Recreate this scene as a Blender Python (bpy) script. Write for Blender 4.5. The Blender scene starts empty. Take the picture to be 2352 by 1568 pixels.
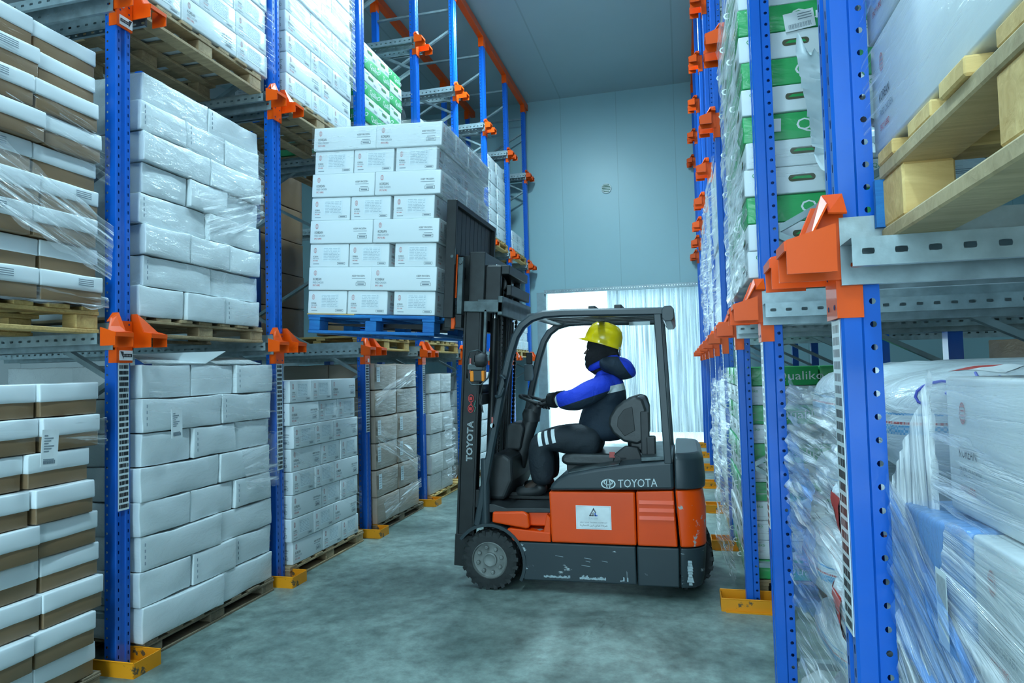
import bpy, bmesh, math, random
from mathutils import Vector, Matrix, Euler, noise
PI = math.pi
S = bpy.context.scene
COL = S.collection
random.seed(11)

# ------------------------------------------------------------------ camera, world, lamps, exposure
cam_d = bpy.data.cameras.new('camera')
cam_d.sensor_width = 36.0
cam_d.lens = 36.0 * 1524.65 / 2352.0
cam_d.clip_start = 0.05
cam_o = bpy.data.objects.new('camera', cam_d)
COL.objects.link(cam_o)
_r = Vector((0.96813832, 0.24912943, -0.02535182))
_u = Vector((0.03537718, -0.03584626, 0.99873095))
_f = Vector((-0.2479045, 0.96780658, 0.04351763))
cam_o.matrix_world = Matrix(((_r.x, _u.x, -_f.x, 0), (_r.y, _u.y, -_f.y, 0), (_r.z, _u.z, -_f.z, 1.5492), (0, 0, 0, 1)))
S.camera = cam_o

S.view_settings.view_transform = 'Standard'
S.view_settings.look = 'None'
S.view_settings.gamma = 1.0
S.view_settings.use_curve_mapping = False
S.view_settings.exposure = 0.18
S.cycles.adaptive_threshold = 0.05
S.cycles.max_bounces = 4
S.cycles.diffuse_bounces = 3
S.cycles.glossy_bounces = 2
S.cycles.transmission_bounces = 4
S.cycles.transparent_max_bounces = 6
S.cycles.caustics_reflective = False
S.cycles.caustics_refractive = False

FLOOR_Z, CEIL_Z, WALL_Y = 0.0, 7.2, 13.5
XL, XR = -2.97, 0.339
LY = [2.997 + 1.45 * i for i in range(8)]
RY = [1.633 + 1.45 * i for i in range(9)]
LEV = [1.80, 3.67, 5.52]

world = bpy.data.worlds.new('world')
S.world = world
world.use_nodes = True
_nt = world.node_tree
_nt.nodes.clear()
_out = _nt.nodes.new('ShaderNodeOutputWorld')
_bg = _nt.nodes.new('ShaderNodeBackground')
_tc = _nt.nodes.new('ShaderNodeTexCoord')
_sep = _nt.nodes.new('ShaderNodeSeparateXYZ')
_mr = _nt.nodes.new('ShaderNodeMapRange')
_nt.links.new(_tc.outputs['Generated'], _sep.inputs[0])
_nt.links.new(_sep.outputs['Y'], _mr.inputs['Value'])
_mr.inputs['From Min'].default_value = 0.0
_mr.inputs['From Max'].default_value = 0.5
_mr.inputs['To Min'].default_value = 6.6     # the side behind the camera
_mr.inputs['To Max'].default_value = 6.0      # bright yard beyond the strip curtain
_bg.inputs['Color'].default_value = (0.58, 0.865, 1.0, 1)
_nt.links.new(_mr.outputs[0], _bg.inputs['Strength'])
_nt.links.new(_bg.outputs[0], _out.inputs[0])

LAMPS = [(-1.30, -1.4, 7.0, 150), (-1.30, 1.7, 7.0, 105), (-1.35, 4.9, 7.0, 125), (-1.95, 8.2, 7.0, 330)]
LAMP_COL = (0.56, 0.865, 1.0)


# ------------------------------------------------------------------ helpers
def wmat(o):
    return (wmat(o.parent) @ o.matrix_parent_inverse if o.parent else Matrix()) @ o.matrix_basis


def link(o, parent=None, local=False):
    """local: the mesh is in its parent's own coordinates; else it is in the room's"""
    COL.objects.link(o)
    if parent is not None:
        o.parent = parent
        o.matrix_parent_inverse = Matrix() if local else wmat(parent).inverted()
    return o


def tag(o, label=None, cat=None, group=None, kind=None):
    if label: o['label'] = label
    if cat: o['category'] = cat
    if group: o['group'] = group
    if kind: o['kind'] = kind
    return o


def empty(name, loc, label, cat, group=None):
    o = bpy.data.objects.new(name, None)
    o.location = loc
    COL.objects.link(o)
    return tag(o, label, cat, group)


def kids(o):
    return [c for c in bpy.data.objects if c.parent == o]


def copy_tree(o, parent=None):
    c = o.copy()
    COL.objects.link(c)
    if parent is not None:
        c.parent = parent
        c.matrix_parent_inverse = o.matrix_parent_inverse.copy()
    for ch in o.children:
        copy_tree(ch, c)
    return c


def V(*a): return Vector(a)


class MB:
    def __init__(s): s.v, s.f, s.m, s.uv = [], [], [], {}

    def add(s, vs, fs, mi=0):
        n = len(s.v)
        s.v += [tuple(v) for v in vs]
        s.f += [tuple(i + n for i in f) for f in fs]
        s.m += [mi] * len(fs)
        return s

    def box(s, a, b, mi=0, M=None):
        (x0, y0, z0), (x1, y1, z1) = a, b
        vs = [V(x, y, z) for z in (z0, z1) for x, y in ((x0, y0), (x1, y0), (x1, y1), (x0, y1))]
        if M: vs = [M @ v for v in vs]
        return s.add(vs, [(3, 2, 1, 0), (4, 5, 6, 7), (0, 1, 5, 4), (1, 2, 6, 5), (2, 3, 7, 6), (3, 0, 4, 7)], mi)

    def prism(s, poly, axis, c0, c1, mi=0):
        # poly: 2D points; axis 'Y' -> (x,z), 'X' -> (y,z), 'Z' -> (x,y)
        def P(p, c):
            return {'Y': (p[0], c, p[1]), 'X': (c, p[0], p[1]), 'Z': (p[0], p[1], c)}[axis]
        n = len(poly)
        vs = [P(p, c0) for p in poly] + [P(p, c1) for p in poly]
        fs = [tuple(range(n)), tuple(range(2 * n - 1, n - 1, -1))] + [(i, i + n, (i + 1) % n + n, (i + 1) % n) for i in range(n)]
        return s.add(vs, fs, mi)

    def sheet(s, pts, t, mi=0):
        pts = [Vector(p) for p in pts]
        nrm = Vector((0, 0, 0))
        for i in range(len(pts)):
            nrm += (pts[i] - pts[0]).cross(pts[(i + 1) % len(pts)] - pts[0])
        nrm.normalize()
        n = len(pts)
        vs = [p - nrm * t / 2 for p in pts] + [p + nrm * t / 2 for p in pts]
        return s.add(vs, [tuple(range(n - 1, -1, -1)), tuple(range(n, 2 * n))] + [(i, (i + 1) % n, (i + 1) % n + n, i + n) for i in range(n)], mi)

    def tube(s, path, r, n=8, mi=0, caps=True, flat=None):
        path = [Vector(p) for p in path]
        rs = r if isinstance(r, (list, tuple)) else [r] * len(path)
        up = V(0, 0, 1)
        d0 = (path[1] - path[0]).normalized()
        if abs(d0.dot(up)) > .9: up = V(0, 1, 0)
        rings = []
        for i, p in enumerate(path):
            d = (path[min(i + 1, len(path) - 1)] - path[max(i - 1, 0)]).normalized()
            a = d.cross(up)
            if a.length < 1e-4: a = d.cross(V(1, 0, 0))
            a.normalize()
            b = a.cross(d).normalized()
            if flat is None: rings += [p + (a * math.cos(2 * PI * k / n) + b * math.sin(2 * PI * k / n)) * rs[i] for k in range(n)]
            else:
                w, h = flat
                for k in range(n):
                    c, q = math.cos(2 * PI * (k + .5) / n), math.sin(2 * PI * (k + .5) / n)
                    rings.append(p + a * w * max(-1, min(1, c * 1.42)) + b * h * max(-1, min(1, q * 1.42)))
        fs = []
        for i in range(len(path) - 1):
            for k in range(n):
                fs.append((i * n + k, i * n + (k + 1) % n, (i + 1) * n + (k + 1) % n, (i + 1) * n + k))
        if caps:
            fs.append(tuple(range(n - 1, -1, -1)))
            fs.append(tuple((len(path) - 1) * n + k for k in range(n)))
        return s.add(rings, fs, mi)

    def bar(s, a, b, w, h, mi=0):
        return s.tube([a, b], 0, 4, mi, True, (w / 2, h / 2))

    def lathe(s, prof, c, axis='Z', n=24, mi=0, caps=True):
        # prof: (radius, height) pairs
        c = Vector(c)
        vs = []
        for r, h in prof:
            for k in range(n):
                a = 2 * PI * k / n
                if axis == 'Z': vs.append(c + V(r * math.cos(a), r * math.sin(a), h))
                elif axis == 'Y': vs.append(c + V(r * math.cos(a), h, r * math.sin(a)))
                else: vs.append(c + V(h, r * math.cos(a), r * math.sin(a)))
        fs = []
        for i in range(len(prof) - 1):
            for k in range(n):
                fs.append((i * n + k, i * n + (k + 1) % n, (i + 1) * n + (k + 1) % n, (i + 1) * n + k))
        if caps:
            fs.append(tuple(range(n - 1, -1, -1)))
            fs.append(tuple((len(prof) - 1) * n + k for k in range(n)))
        return s.add(vs, fs, mi)

    def hole_strip(s, O, U, W, w, L, pitch, hw, hh, rnd=True, mi=0):
        # a strip w wide (along U) and L long (along W) with a hole in every cell
        O, U, W = Vector(O), Vector(U).normalized(), Vector(W).normalized()
        n = max(1, int(L / pitch))
        p = L / n
        for i in range(n):
            c = O + U * w / 2 + W * (p * (i + .5))
            outer = [(-w / 2, -p / 2), (0, -p / 2), (w / 2, -p / 2), (w / 2, 0), (w / 2, p / 2), (0, p / 2), (-w / 2, p / 2), (-w / 2, 0)]
            k = .707 if rnd else .88
            inner = [(-hw / 2 * k, -hh / 2 * k), (0, -hh / 2), (hw / 2 * k, -hh / 2 * k), (hw / 2, 0), (hw / 2 * k, hh / 2 * k), (0, hh / 2), (-hw / 2 * k, hh / 2 * k), (-hw / 2, 0)]
            s.add([c + U * a + W * b for a, b in outer + inner], [(j, (j + 1) % 8, (j + 1) % 8 + 8, j + 8) for j in range(8)], mi)
        return s

    def strip(s, O, U, W, w, L, mi=0):
        O, U, W = Vector(O), Vector(U).normalized() * w, Vector(W).normalized() * L
        return s.add([O, O + U, O + U + W, O + W], [(0, 1, 2, 3)], mi)

    def mesh(s, name, mats, smooth=None):
        me = bpy.data.meshes.new(name)
        me.from_pydata(s.v, [], s.f)
        for m in (mats if isinstance(mats, (list, tuple)) else [mats]): me.materials.append(m)
        me.polygons.foreach_set('material_index', s.m)
        if smooth is not None:
            me.polygons.foreach_set('use_smooth', [True] * len(s.f))
            me.set_sharp_from_angle(angle=math.radians(smooth))
        me.update()
        return me

    def build(s, name, mats, parent=None, smooth=None, bevel=0, solid=0, loc=None, seg=2, local=False):
        o = bpy.data.objects.new(name, s.mesh(name, mats, smooth))
        link(o, parent, local)
        if loc is not None: o.location = loc
        if solid:
            m = o.modifiers.new('solid', 'SOLIDIFY')
            m.thickness = solid
            m.offset = -1
        if bevel:
            m = o.modifiers.new('bevel', 'BEVEL')
            m.width = bevel
            m.segments = seg
            m.limit_method = 'ANGLE'
        return o


def obj(name, me, parent=None, loc=None, rz=0, local=False):
    o = bpy.data.objects.new(name, me)
    link(o, parent, local)
    if loc is not None: o.location = loc
    if rz: o.rotation_euler.z = rz
    return o


_tx = {}


def text2d(txt, outline=False):
    # (verts, faces, width) of a text at cap height ~0.72
    k = (txt, outline)
    if k not in _tx:
        cu = bpy.data.curves.new('t', 'FONT')
        cu.body = txt
        cu.resolution_u = 2
        if outline:
            cu.fill_mode = 'NONE'
            cu.bevel_depth = .022
            cu.bevel_resolution = 0
        o = bpy.data.objects.new('t', cu)
        COL.objects.link(o)
        dg = bpy.context.evaluated_depsgraph_get()
        me = bpy.data.meshes.new_from_object(o.evaluated_get(dg))
        vs = [tuple(v.co) for v in me.vertices]
        fs = [tuple(p.vertices) for p in me.polygons]
        bpy.data.meshes.remove(me)
        bpy.data.objects.remove(o)
        bpy.data.curves.remove(cu)
        w = max([v[0] for v in vs] or [1])
        _tx[k] = (vs, fs, w)
    return _tx[k]


def text(mb, txt, O, U, W, height, mi, width=None, outline=False, center=False):
    # O: lower-left corner, U: reading direction, W: up direction; height: cap height
    vs, fs, w = text2d(txt, outline)
    O, U, W = Vector(O), Vector(U).normalized(), Vector(W).normalized()
    k = height / .72
    kx = k if width is None else width / w
    N = U.cross(W)
    off = -w / 2 if center else 0
    mb.add([O + U * (v[0] + off) * kx + W * v[1] * k + N * v[2] * k * .3 for v in vs], fs, mi)


# ------------------------------------------------------------------ materials
_m = {}


def nodes(name):
    m = bpy.data.materials.new(name)
    m.use_nodes = True
    nt = m.node_tree
    return m, nt, nt.nodes['Principled BSDF']


def N(nt, t, **kw):
    n = nt.nodes.new(t)
    for k, v in kw.items():
        if k.startswith('_'): setattr(n, k[1:], v)
        else: n.inputs[k.replace('__', ' ')].default_value = v
    return n


def c4(c): return (c[0], c[1], c[2], 1)


def mat(name, col, rough=.5, metal=0, var=.12, scale=8, bump=0, bscale=40, coat=0, col2=None, stretch=None, spec=.5):
    """plain paint / plastic / cloth with a little uneven colour and a fine bump"""
    if name in _m: return _m[name]
    m, nt, b = nodes(name)
    tc = N(nt, 'ShaderNodeTexCoord')
    src = tc.outputs['Object']
    if stretch:
        mp = N(nt, 'ShaderNodeMapping')
        mp.inputs['Scale'].default_value = stretch
        nt.links.new(src, mp.inputs[0])
        src = mp.outputs[0]
    nz = N(nt, 'ShaderNodeTexNoise', Scale=scale, Detail=4.0)
    nt.links.new(src, nz.inputs['Vector'])
    cr = N(nt, 'ShaderNodeValToRGB')
    cr.color_ramp.elements[0].position = .3
    cr.color_ramp.elements[1].position = .7
    c2 = col2 or tuple(min(1, x * (1 + var)) for x in col)
    cr.color_ramp.elements[0].color = c4(tuple(x * (1 - var) for x in col) if not col2 else col)
    cr.color_ramp.elements[1].color = c4(c2)
    nt.links.new(nz.outputs['Fac'], cr.inputs[0])
    nt.links.new(cr.outputs[0], b.inputs['Base Color'])
    b.inputs['Roughness'].default_value = rough
    b.inputs['Metallic'].default_value = metal
    b.inputs['Specular IOR Level'].default_value = spec
    if coat:
        b.inputs['Coat Weight'].default_value = coat
        b.inputs['Coat Roughness'].default_value = .12
    if bump:
        nb = N(nt, 'ShaderNodeTexNoise', Scale=bscale, Detail=3.0)
        nt.links.new(src, nb.inputs['Vector'])
        bp = N(nt, 'ShaderNodeBump', Strength=bump, Distance=.02)
        nt.links.new(nb.outputs['Fac'], bp.inputs['Height'])
        nt.links.new(bp.outputs[0], b.inputs['Normal'])
    _m[name] = m
    return m


def paint_worn(name, col, chip, amt=.62, rough=.35, scale=5, stretch=(1, 1, 1)):
    """enamel paint with scratched chips of another colour"""
    m, nt, b = nodes(name)
    tc = N(nt, 'ShaderNodeTexCoord')
    mp = N(nt, 'ShaderNodeMapping')
    mp.inputs['Scale'].default_value = stretch
    nt.links.new(tc.outputs['Object'], mp.inputs[0])
    n1 = N(nt, 'ShaderNodeTexNoise', Scale=scale, Detail=8.0, Roughness=.65)
    nt.links.new(mp.outputs[0], n1.inputs['Vector'])
    cr = N(nt, 'ShaderNodeValToRGB')
    cr.color_ramp.elements[0].position = amt
    cr.color_ramp.elements[1].position = amt + .03
    nt.links.new(n1.outputs['Fac'], cr.inputs[0])
    n2 = N(nt, 'ShaderNodeTexNoise', Scale=3.0, Detail=3.0)
    nt.links.new(tc.outputs['Object'], n2.inputs['Vector'])
    mx0 = N(nt, 'ShaderNodeMix', _data_type='RGBA')
    mx0.inputs[6].default_value = c4([x * .82 for x in col])
    mx0.inputs[7].default_value = c4([min(1, x * 1.12) for x in col])
    nt.links.new(n2.outputs['Fac'], mx0.inputs[0])
    mx = N(nt, 'ShaderNodeMix', _data_type='RGBA')
    nt.links.new(cr.outputs[0], mx.inputs[0])
    nt.links.new(mx0.outputs[2], mx.inputs[6])
    mx.inputs[7].default_value = c4(chip)
    nt.links.new(mx.outputs[2], b.inputs['Base Color'])
    b.inputs['Roughness'].default_value = rough
    b.inputs['Coat Weight'].default_value = .08
    b.inputs['Specular IOR Level'].default_value = .35
    _m[name] = m
    return m


def wood(name, c1, c2, axis_stretch=(2, 14, 14)):
    m, nt, b = nodes(name)
    tc = N(nt, 'ShaderNodeTexCoord')
    mp = N(nt, 'ShaderNodeMapping')
    mp.inputs['Scale'].default_value = axis_stretch
    nt.links.new(tc.outputs['Object'], mp.inputs[0])
    nz = N(nt, 'ShaderNodeTexNoise', Scale=2.2, Detail=8.0, Roughness=.62, Distortion=1.2)
    nt.links.new(mp.outputs[0], nz.inputs['Vector'])
    n2 = N(nt, 'ShaderNodeTexNoise', Scale=4.0, Detail=2.0)
    nt.links.new(tc.outputs['Object'], n2.inputs['Vector'])
    ad = N(nt, 'ShaderNodeMath', _operation='ADD')
    nt.links.new(nz.outputs['Fac'], ad.inputs[0])
    nt.links.new(n2.outputs['Fac'], ad.inputs[1])
    cr = N(nt, 'ShaderNodeValToRGB')
    cr.color_ramp.elements[0].position = .75
    cr.color_ramp.elements[1].position = 1.25
    mr = N(nt, 'ShaderNodeMath', _operation='MULTIPLY')
    mr.inputs[1].default_value = .8
    nt.links.new(ad.outputs[0], mr.inputs[0])
    cr.color_ramp.elements[0].position = .55
    cr.color_ramp.elements[1].position = 1.0
    cr.color_ramp.elements[0].color = c4(c1)
    cr.color_ramp.elements[1].color = c4(c2)
    nt.links.new(mr.outputs[0], cr.inputs[0])
    nt.links.new(cr.outputs[0], b.inputs['Base Color'])
    b.inputs['Roughness'].default_value = .75
    bp = N(nt, 'ShaderNodeBump', Strength=.25, Distance=.01)
    nt.links.new(nz.outputs['Fac'], bp.inputs['Height'])
    nt.links.new(bp.outputs[0], b.inputs['Normal'])
    _m[name] = m
    return m


def wrapped(name, col, col2, sheen=.6, bstr=.35, stretch=(5, 5, 26), rough=.55, rot=.35):
    """carton under tight stretch film: board colour, wrinkled clear coat"""
    m, nt, b = nodes(name)
    tc = N(nt, 'ShaderNodeTexCoord')
    oi = N(nt, 'ShaderNodeObjectInfo')
    ad = N(nt, 'ShaderNodeVectorMath', _operation='ADD')
    nt.links.new(tc.outputs['Object'], ad.inputs[0])
    nt.links.new(oi.outputs['Location'], ad.inputs[1])
    n1 = N(nt, 'ShaderNodeTexNoise', Scale=3.0, Detail=4.0)
    nt.links.new(ad.outputs[0], n1.inputs['Vector'])
    mx = N(nt, 'ShaderNodeMix', _data_type='RGBA')
    mx.inputs[6].default_value = c4(col)
    mx.inputs[7].default_value = c4(col2)
    nt.links.new(n1.outputs['Fac'], mx.inputs[0])
    nt.links.new(mx.outputs[2], b.inputs['Base Color'])
    b.inputs['Roughness'].default_value = rough
    b.inputs['Coat Weight'].default_value = sheen
    b.inputs['Coat Roughness'].default_value = .16
    mp = N(nt, 'ShaderNodeMapping')
    mp.inputs['Scale'].default_value = stretch
    mp.inputs['Rotation'].default_value = (rot, 0, 0)
    nt.links.new(ad.outputs[0], mp.inputs[0])
    n2 = N(nt, 'ShaderNodeTexNoise', Scale=1.5, Detail=5.0, Roughness=.6, Distortion=.6)
    nt.links.new(mp.outputs[0], n2.inputs['Vector'])
    bp = N(nt, 'ShaderNodeBump', Strength=bstr, Distance=.03)
    nt.links.new(n2.outputs['Fac'], bp.inputs['Height'])
    nt.links.new(bp.outputs[0], b.inputs['Coat Normal'])
    _m[name] = m
    return m


def film_mat(name, col=(.95, .98, 1), base=.05, streak=.6, su=3, sv=70, thr=.56, rough=.12):
    """clear stretch film; highlights on creases painted as opaque white streaks"""
    m, nt, b = nodes(name)
    uv = N(nt, 'ShaderNodeUVMap')
    mp = N(nt, 'ShaderNodeMapping')
    mp.inputs['Scale'].default_value = (su, sv, 1)
    nt.links.new(uv.outputs[0], mp.inputs[0])
    nz = N(nt, 'ShaderNodeTexNoise', Scale=1.0, Detail=5.0, Roughness=.6, Distortion=.8)
    nt.links.new(mp.outputs[0], nz.inputs['Vector'])
    mr = N(nt, 'ShaderNodeMapRange')
    mr.inputs['From Min'].default_value = thr
    mr.inputs['From Max'].default_value = thr + .16
    mr.inputs['To Min'].default_value = base
    mr.inputs['To Max'].default_value = base + streak  # glints put into the opacity, visible under any light
    nt.links.new(nz.outputs['Fac'], mr.inputs['Value'])
    nt.links.new(mr.outputs[0], b.inputs['Alpha'])
    b.inputs['Base Color'].default_value = c4(col)
    b.inputs['Roughness'].default_value = rough
    b.inputs['Specular IOR Level'].default_value = .8
    bp = N(nt, 'ShaderNodeBump', Strength=.7, Distance=.03)
    nt.links.new(nz.outputs['Fac'], bp.inputs['Height'])
    nt.links.new(bp.outputs[0], b.inputs['Normal'])
    _m[name] = m
    return m


BLUE = mat('blue_rack_paint', (.003, .115, .56), .3, var=.1, scale=2, coat=.5)
ORANGE = paint_worn('orange_rack_paint', (.98, .098, .002), (.62, .32, .18), .71, .38, 9)
GALV = mat('galvanized_steel', (.38, .47, .50), .38, .55, .22, 14, bump=.03, bscale=60)
GALVD = mat('galvanized_brace', (.30, .38, .40), .42, .5, .2, 10)
YEL = paint_worn('yellow_floor_guard', (.85, .31, .006), (.12, .08, .04), .63, .5, 9)
BLACKP = mat('black_ink', (.02, .025, .03), .6)
GREYP = mat('grey_ink', (.22, .27, .31), .6)
REDP = mat('red_ink', (.55, .05, .05), .6)
PINKP = mat('faded_red_ink', (.62, .30, .30), .6)
GREENP = mat('green_print', (.008, .34, .075), .4, var=.15, scale=5, coat=.6)
WHITEP = mat('white_paper', (.80, .84, .85), .5)
LABELP = mat('pale_label', (.76, .84, .87), .5)
PALEINK = mat('pale_blue_ink', (.40, .50, .56), .6)
BLUEINK = mat('blue_marker', (.10, .13, .62), .5)
WHITEC = wrapped('white_carton_board', (.68, .75, .77), (.78, .83, .84), 1.0, .8, (5, 5, 14))
PRINTC = wrapped('printed_white_carton', (.72, .79, .81), (.80, .85, .86), .45, .25, (4, 4, 22))
LIDC = wrapped('white_lid_board', (.74, .81, .84), (.84, .88, .90), .5, .3, (4, 4, 16))
BROWNC = wrapped('brown_corrugated_board', (.215, .125, .058), (.28, .175, .090), .5, .35, (6, 6, 18))
BROWNW = wrapped('brown_carton_under_film', (.29, .215, .155), (.37, .29, .22), 1.0, .55, (4, 4, 26), rot=.15)
GREYW = wrapped('grey_carton_under_film', (.40, .40, .37), (.52, .52, .49), 1.0, .6, (5, 5, 26), rot=.1)
GREENC = wrapped('green_carton_board', (.010, .36, .085), (.02, .44, .11), .8, .4, (5, 5, 12))
BLUEC = wrapped('blue_wrapped_carton', (.10, .26, .60), (.22, .42, .72), 1.0, .6, (4, 14, 4), rot=.8)
WOOD = wood('pale_pallet_wood', (.24, .16, .085), (.48, .34, .185))
WOODD = wood('weathered_pallet_wood', (.12, .095, .065), (.28, .21, .13))
WOODY = wood('yellow_pallet_wood', (.42, .25, .075), (.74, .50, .19))
WOODN = wood('new_pallet_wood', (.62, .36, .11), (.98, .68, .28))
WOODM = wood('new_pallet_board', (.40, .29, .15), (.64, .49, .27))
WOODB = wood('blue_pallet_wood', (.008, .10, .36), (.02, .22, .55))
FILM = film_mat('stretch_film')
FILM2 = film_mat('bunched_stretch_film', base=.16, streak=.75, su=2.2, sv=38, thr=.5)
FILM3 = film_mat('thick_stretch_film', base=.30, streak=.65, su=2.0, sv=30, thr=.46)
FILMB = film_mat('blue_stretch_film', (.16, .38, .85), .35, .45, 3, 22, .52, .2)
SACK = None

# ------------------------------------------------------------------ setting
def concrete():
    m, nt, b = nodes('worn_concrete')
    tc = N(nt, 'ShaderNodeTexCoord')
    n1 = N(nt, 'ShaderNodeTexNoise', Scale=1.1, Detail=8.0, Roughness=.62, Distortion=.5)
    n2 = N(nt, 'ShaderNodeTexNoise', Scale=9.0, Detail=6.0, Roughness=.7)
    n3 = N(nt, 'ShaderNodeTexNoise', Scale=2.4, Detail=7.0, Roughness=.75, Distortion=1.0)
    for n in (n1, n2, n3): nt.links.new(tc.outputs['Object'], n.inputs['Vector'])
    cr = N(nt, 'ShaderNodeValToRGB')
    e = cr.color_ramp.elements
    e[0].position, e[0].color = .38, (.125, .180, .165, 1)
    e[1].position, e[1].color = .62, (.30, .395, .36, 1)
    nt.links.new(n1.outputs['Fac'], cr.inputs[0])
    cr2 = N(nt, 'ShaderNodeValToRGB')
    cr2.color_ramp.elements[0].position, cr2.color_ramp.elements[0].color = .3, (.52, .52, .52, 1)
    cr2.color_ramp.elements[1].position, cr2.color_ramp.elements[1].color = .7, (1.2, 1.2, 1.2, 1)
    nt.links.new(n2.outputs['Fac'], cr2.inputs[0])
    mx = N(nt, 'ShaderNodeMix', _data_type='RGBA', _blend_type='MULTIPLY')
    mx.inputs[0].default_value = 1
    nt.links.new(cr.outputs[0], mx.inputs[6])
    nt.links.new(cr2.outputs[0], mx.inputs[7])
    cr3 = N(nt, 'ShaderNodeValToRGB')
    cr3.color_ramp.elements[0].position, cr3.color_ramp.elements[0].color = .62, (1, 1, 1, 1)
    cr3.color_ramp.elements[1].position, cr3.color_ramp.elements[1].color = .72, (.55, .56, .55, 1)
    nt.links.new(n3.outputs['Fac'], cr3.inputs[0])
    mx2 = N(nt, 'ShaderNodeMix', _data_type='RGBA', _blend_type='MULTIPLY')
    mx2.inputs[0].default_value = 1
    nt.links.new(mx.outputs[2], mx2.inputs[6])
    nt.links.new(cr3.outputs[0], mx2.inputs[7])
    nt.links.new(mx2.outputs[2], b.inputs['Base Color'])
    mr = N(nt, 'ShaderNodeMapRange')
    mr.inputs['To Min'].default_value, mr.inputs['To Max'].default_value = .28, .6
    nt.links.new(n3.outputs['Fac'], mr.inputs['Value'])
    nt.links.new(mr.outputs[0], b.inputs['Roughness'])
    bp = N(nt, 'ShaderNodeBump', Strength=.12, Distance=.01)
    nt.links.new(n2.outputs['Fac'], bp.inputs['Height'])
    nt.links.new(bp.outputs[0], b.inputs['Normal'])
    return m


def panel(name, col, pitch, axis):
    """insulated wall sheets with faint joints every `pitch` metres"""
    m, nt, b = nodes(name)
    tc = N(nt, 'ShaderNodeTexCoord')
    sp = N(nt, 'ShaderNodeSeparateXYZ')
    nt.links.new(tc.outputs['Object'], sp.inputs[0])
    dv = N(nt, 'ShaderNodeMath', _operation='DIVIDE')
    dv.inputs[1].default_value = pitch
    nt.links.new(sp.outputs[axis], dv.inputs[0])
    fr = N(nt, 'ShaderNodeMath', _operation='FRACT')
    nt.links.new(dv.outputs[0], fr.inputs[0])
    lt = N(nt, 'ShaderNodeMath', _operation='LESS_THAN')
    lt.inputs[1].default_value = .012
    nt.links.new(fr.outputs[0], lt.inputs[0])
    nz = N(nt, 'ShaderNodeTexNoise', Scale=.8, Detail=4.0)
    nt.links.new(tc.outputs['Object'], nz.inputs['Vector'])
    mx0 = N(nt, 'ShaderNodeMix', _data_type='RGBA')
    mx0.inputs[6].default_value = c4([x * .9 for x in col])
    mx0.inputs[7].default_value = c4([x * 1.06 for x in col])
    nt.links.new(nz.outputs['Fac'], mx0.inputs[0])
    mx = N(nt, 'ShaderNodeMix', _data_type='RGBA')
    nt.links.new(lt.outputs[0], mx.inputs[0])
    nt.links.new(mx0.outputs[2], mx.inputs[6])
    mx.inputs[7].default_value = c4([x * .8 for x in col])
    nt.links.new(mx.outputs[2], b.inputs['Base Color'])
    b.inputs['Roughness'].default_value = .38
    return m


WALLM = panel('insulated_wall_panel', (.32, .52, .56), 1.15, 'X')
WALLS = panel('insulated_side_panel', (.40, .45, .455), 1.15, 'Y')
CEILM = panel('insulated_ceiling_panel', (.36, .47, .50), 2.3, 'X')
XA, XB, YA = -8.5, 6.0, -5.0
DX0, DX1, DZ = -2.83, .36, 3.13


def struct(name, mb, m):
    return tag(mb.build(name, m), kind='structure')


struct('floor', MB().box((XA - .2, YA, -.2), (XB + .2, WALL_Y + .3, 0)), concrete())
struct('ceiling', MB().box((XA - .2, YA, CEIL_Z), (XB + .2, WALL_Y + .3, CEIL_Z + .2)), CEILM)
struct('wall_left', MB().box((XA - .2, YA, 0), (XA, WALL_Y, CEIL_Z)), WALLS)
struct('wall_right', MB().box((XB, YA, 0), (XB + .2, WALL_Y, CEIL_Z)), WALLS)
struct('wall_rear_baffle', MB().box((XA - .2, YA - .15, 0), (-3.4, YA, CEIL_Z)).box((.55, YA - .15, 0), (XB + .2, YA, CEIL_Z)).box((-3.4, YA - .15, 5.0), (.55, YA, CEIL_Z)), WALLM)  # unseen rear wall added, opening shaped to keep ambient light off the racks
struct('wall_back', MB().box((XA - .2, WALL_Y, 0), (DX0, WALL_Y + .15, CEIL_Z)).box((DX1, WALL_Y, 0), (XB + .2, WALL_Y + .15, CEIL_Z)).box((DX0, WALL_Y, DZ), (DX1, WALL_Y + .15, CEIL_Z)), WALLM)
struct('trim_1', MB().box((DX0 - .07, WALL_Y - .012, 0), (DX0 + .13, WALL_Y + .17, DZ + .02)), mat('door_jamb_steel', (.30, .40, .42), .4, .3))
# yard beyond the doorway
tag(MB().box((-9, WALL_Y + .3, -.2), (9, 30, -.02)).build('yard_floor', mat('pale_yard_concrete', (.7, .72, .72), .8)), kind='structure')
tag(MB().box((-1.75, 16.4, -.02), (3.2, 16.6, 4.2)).build('wall_outside', mat('grey_outside_wall', (.11, .13, .14), .7, var=.3, scale=1.2)), kind='structure')


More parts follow.
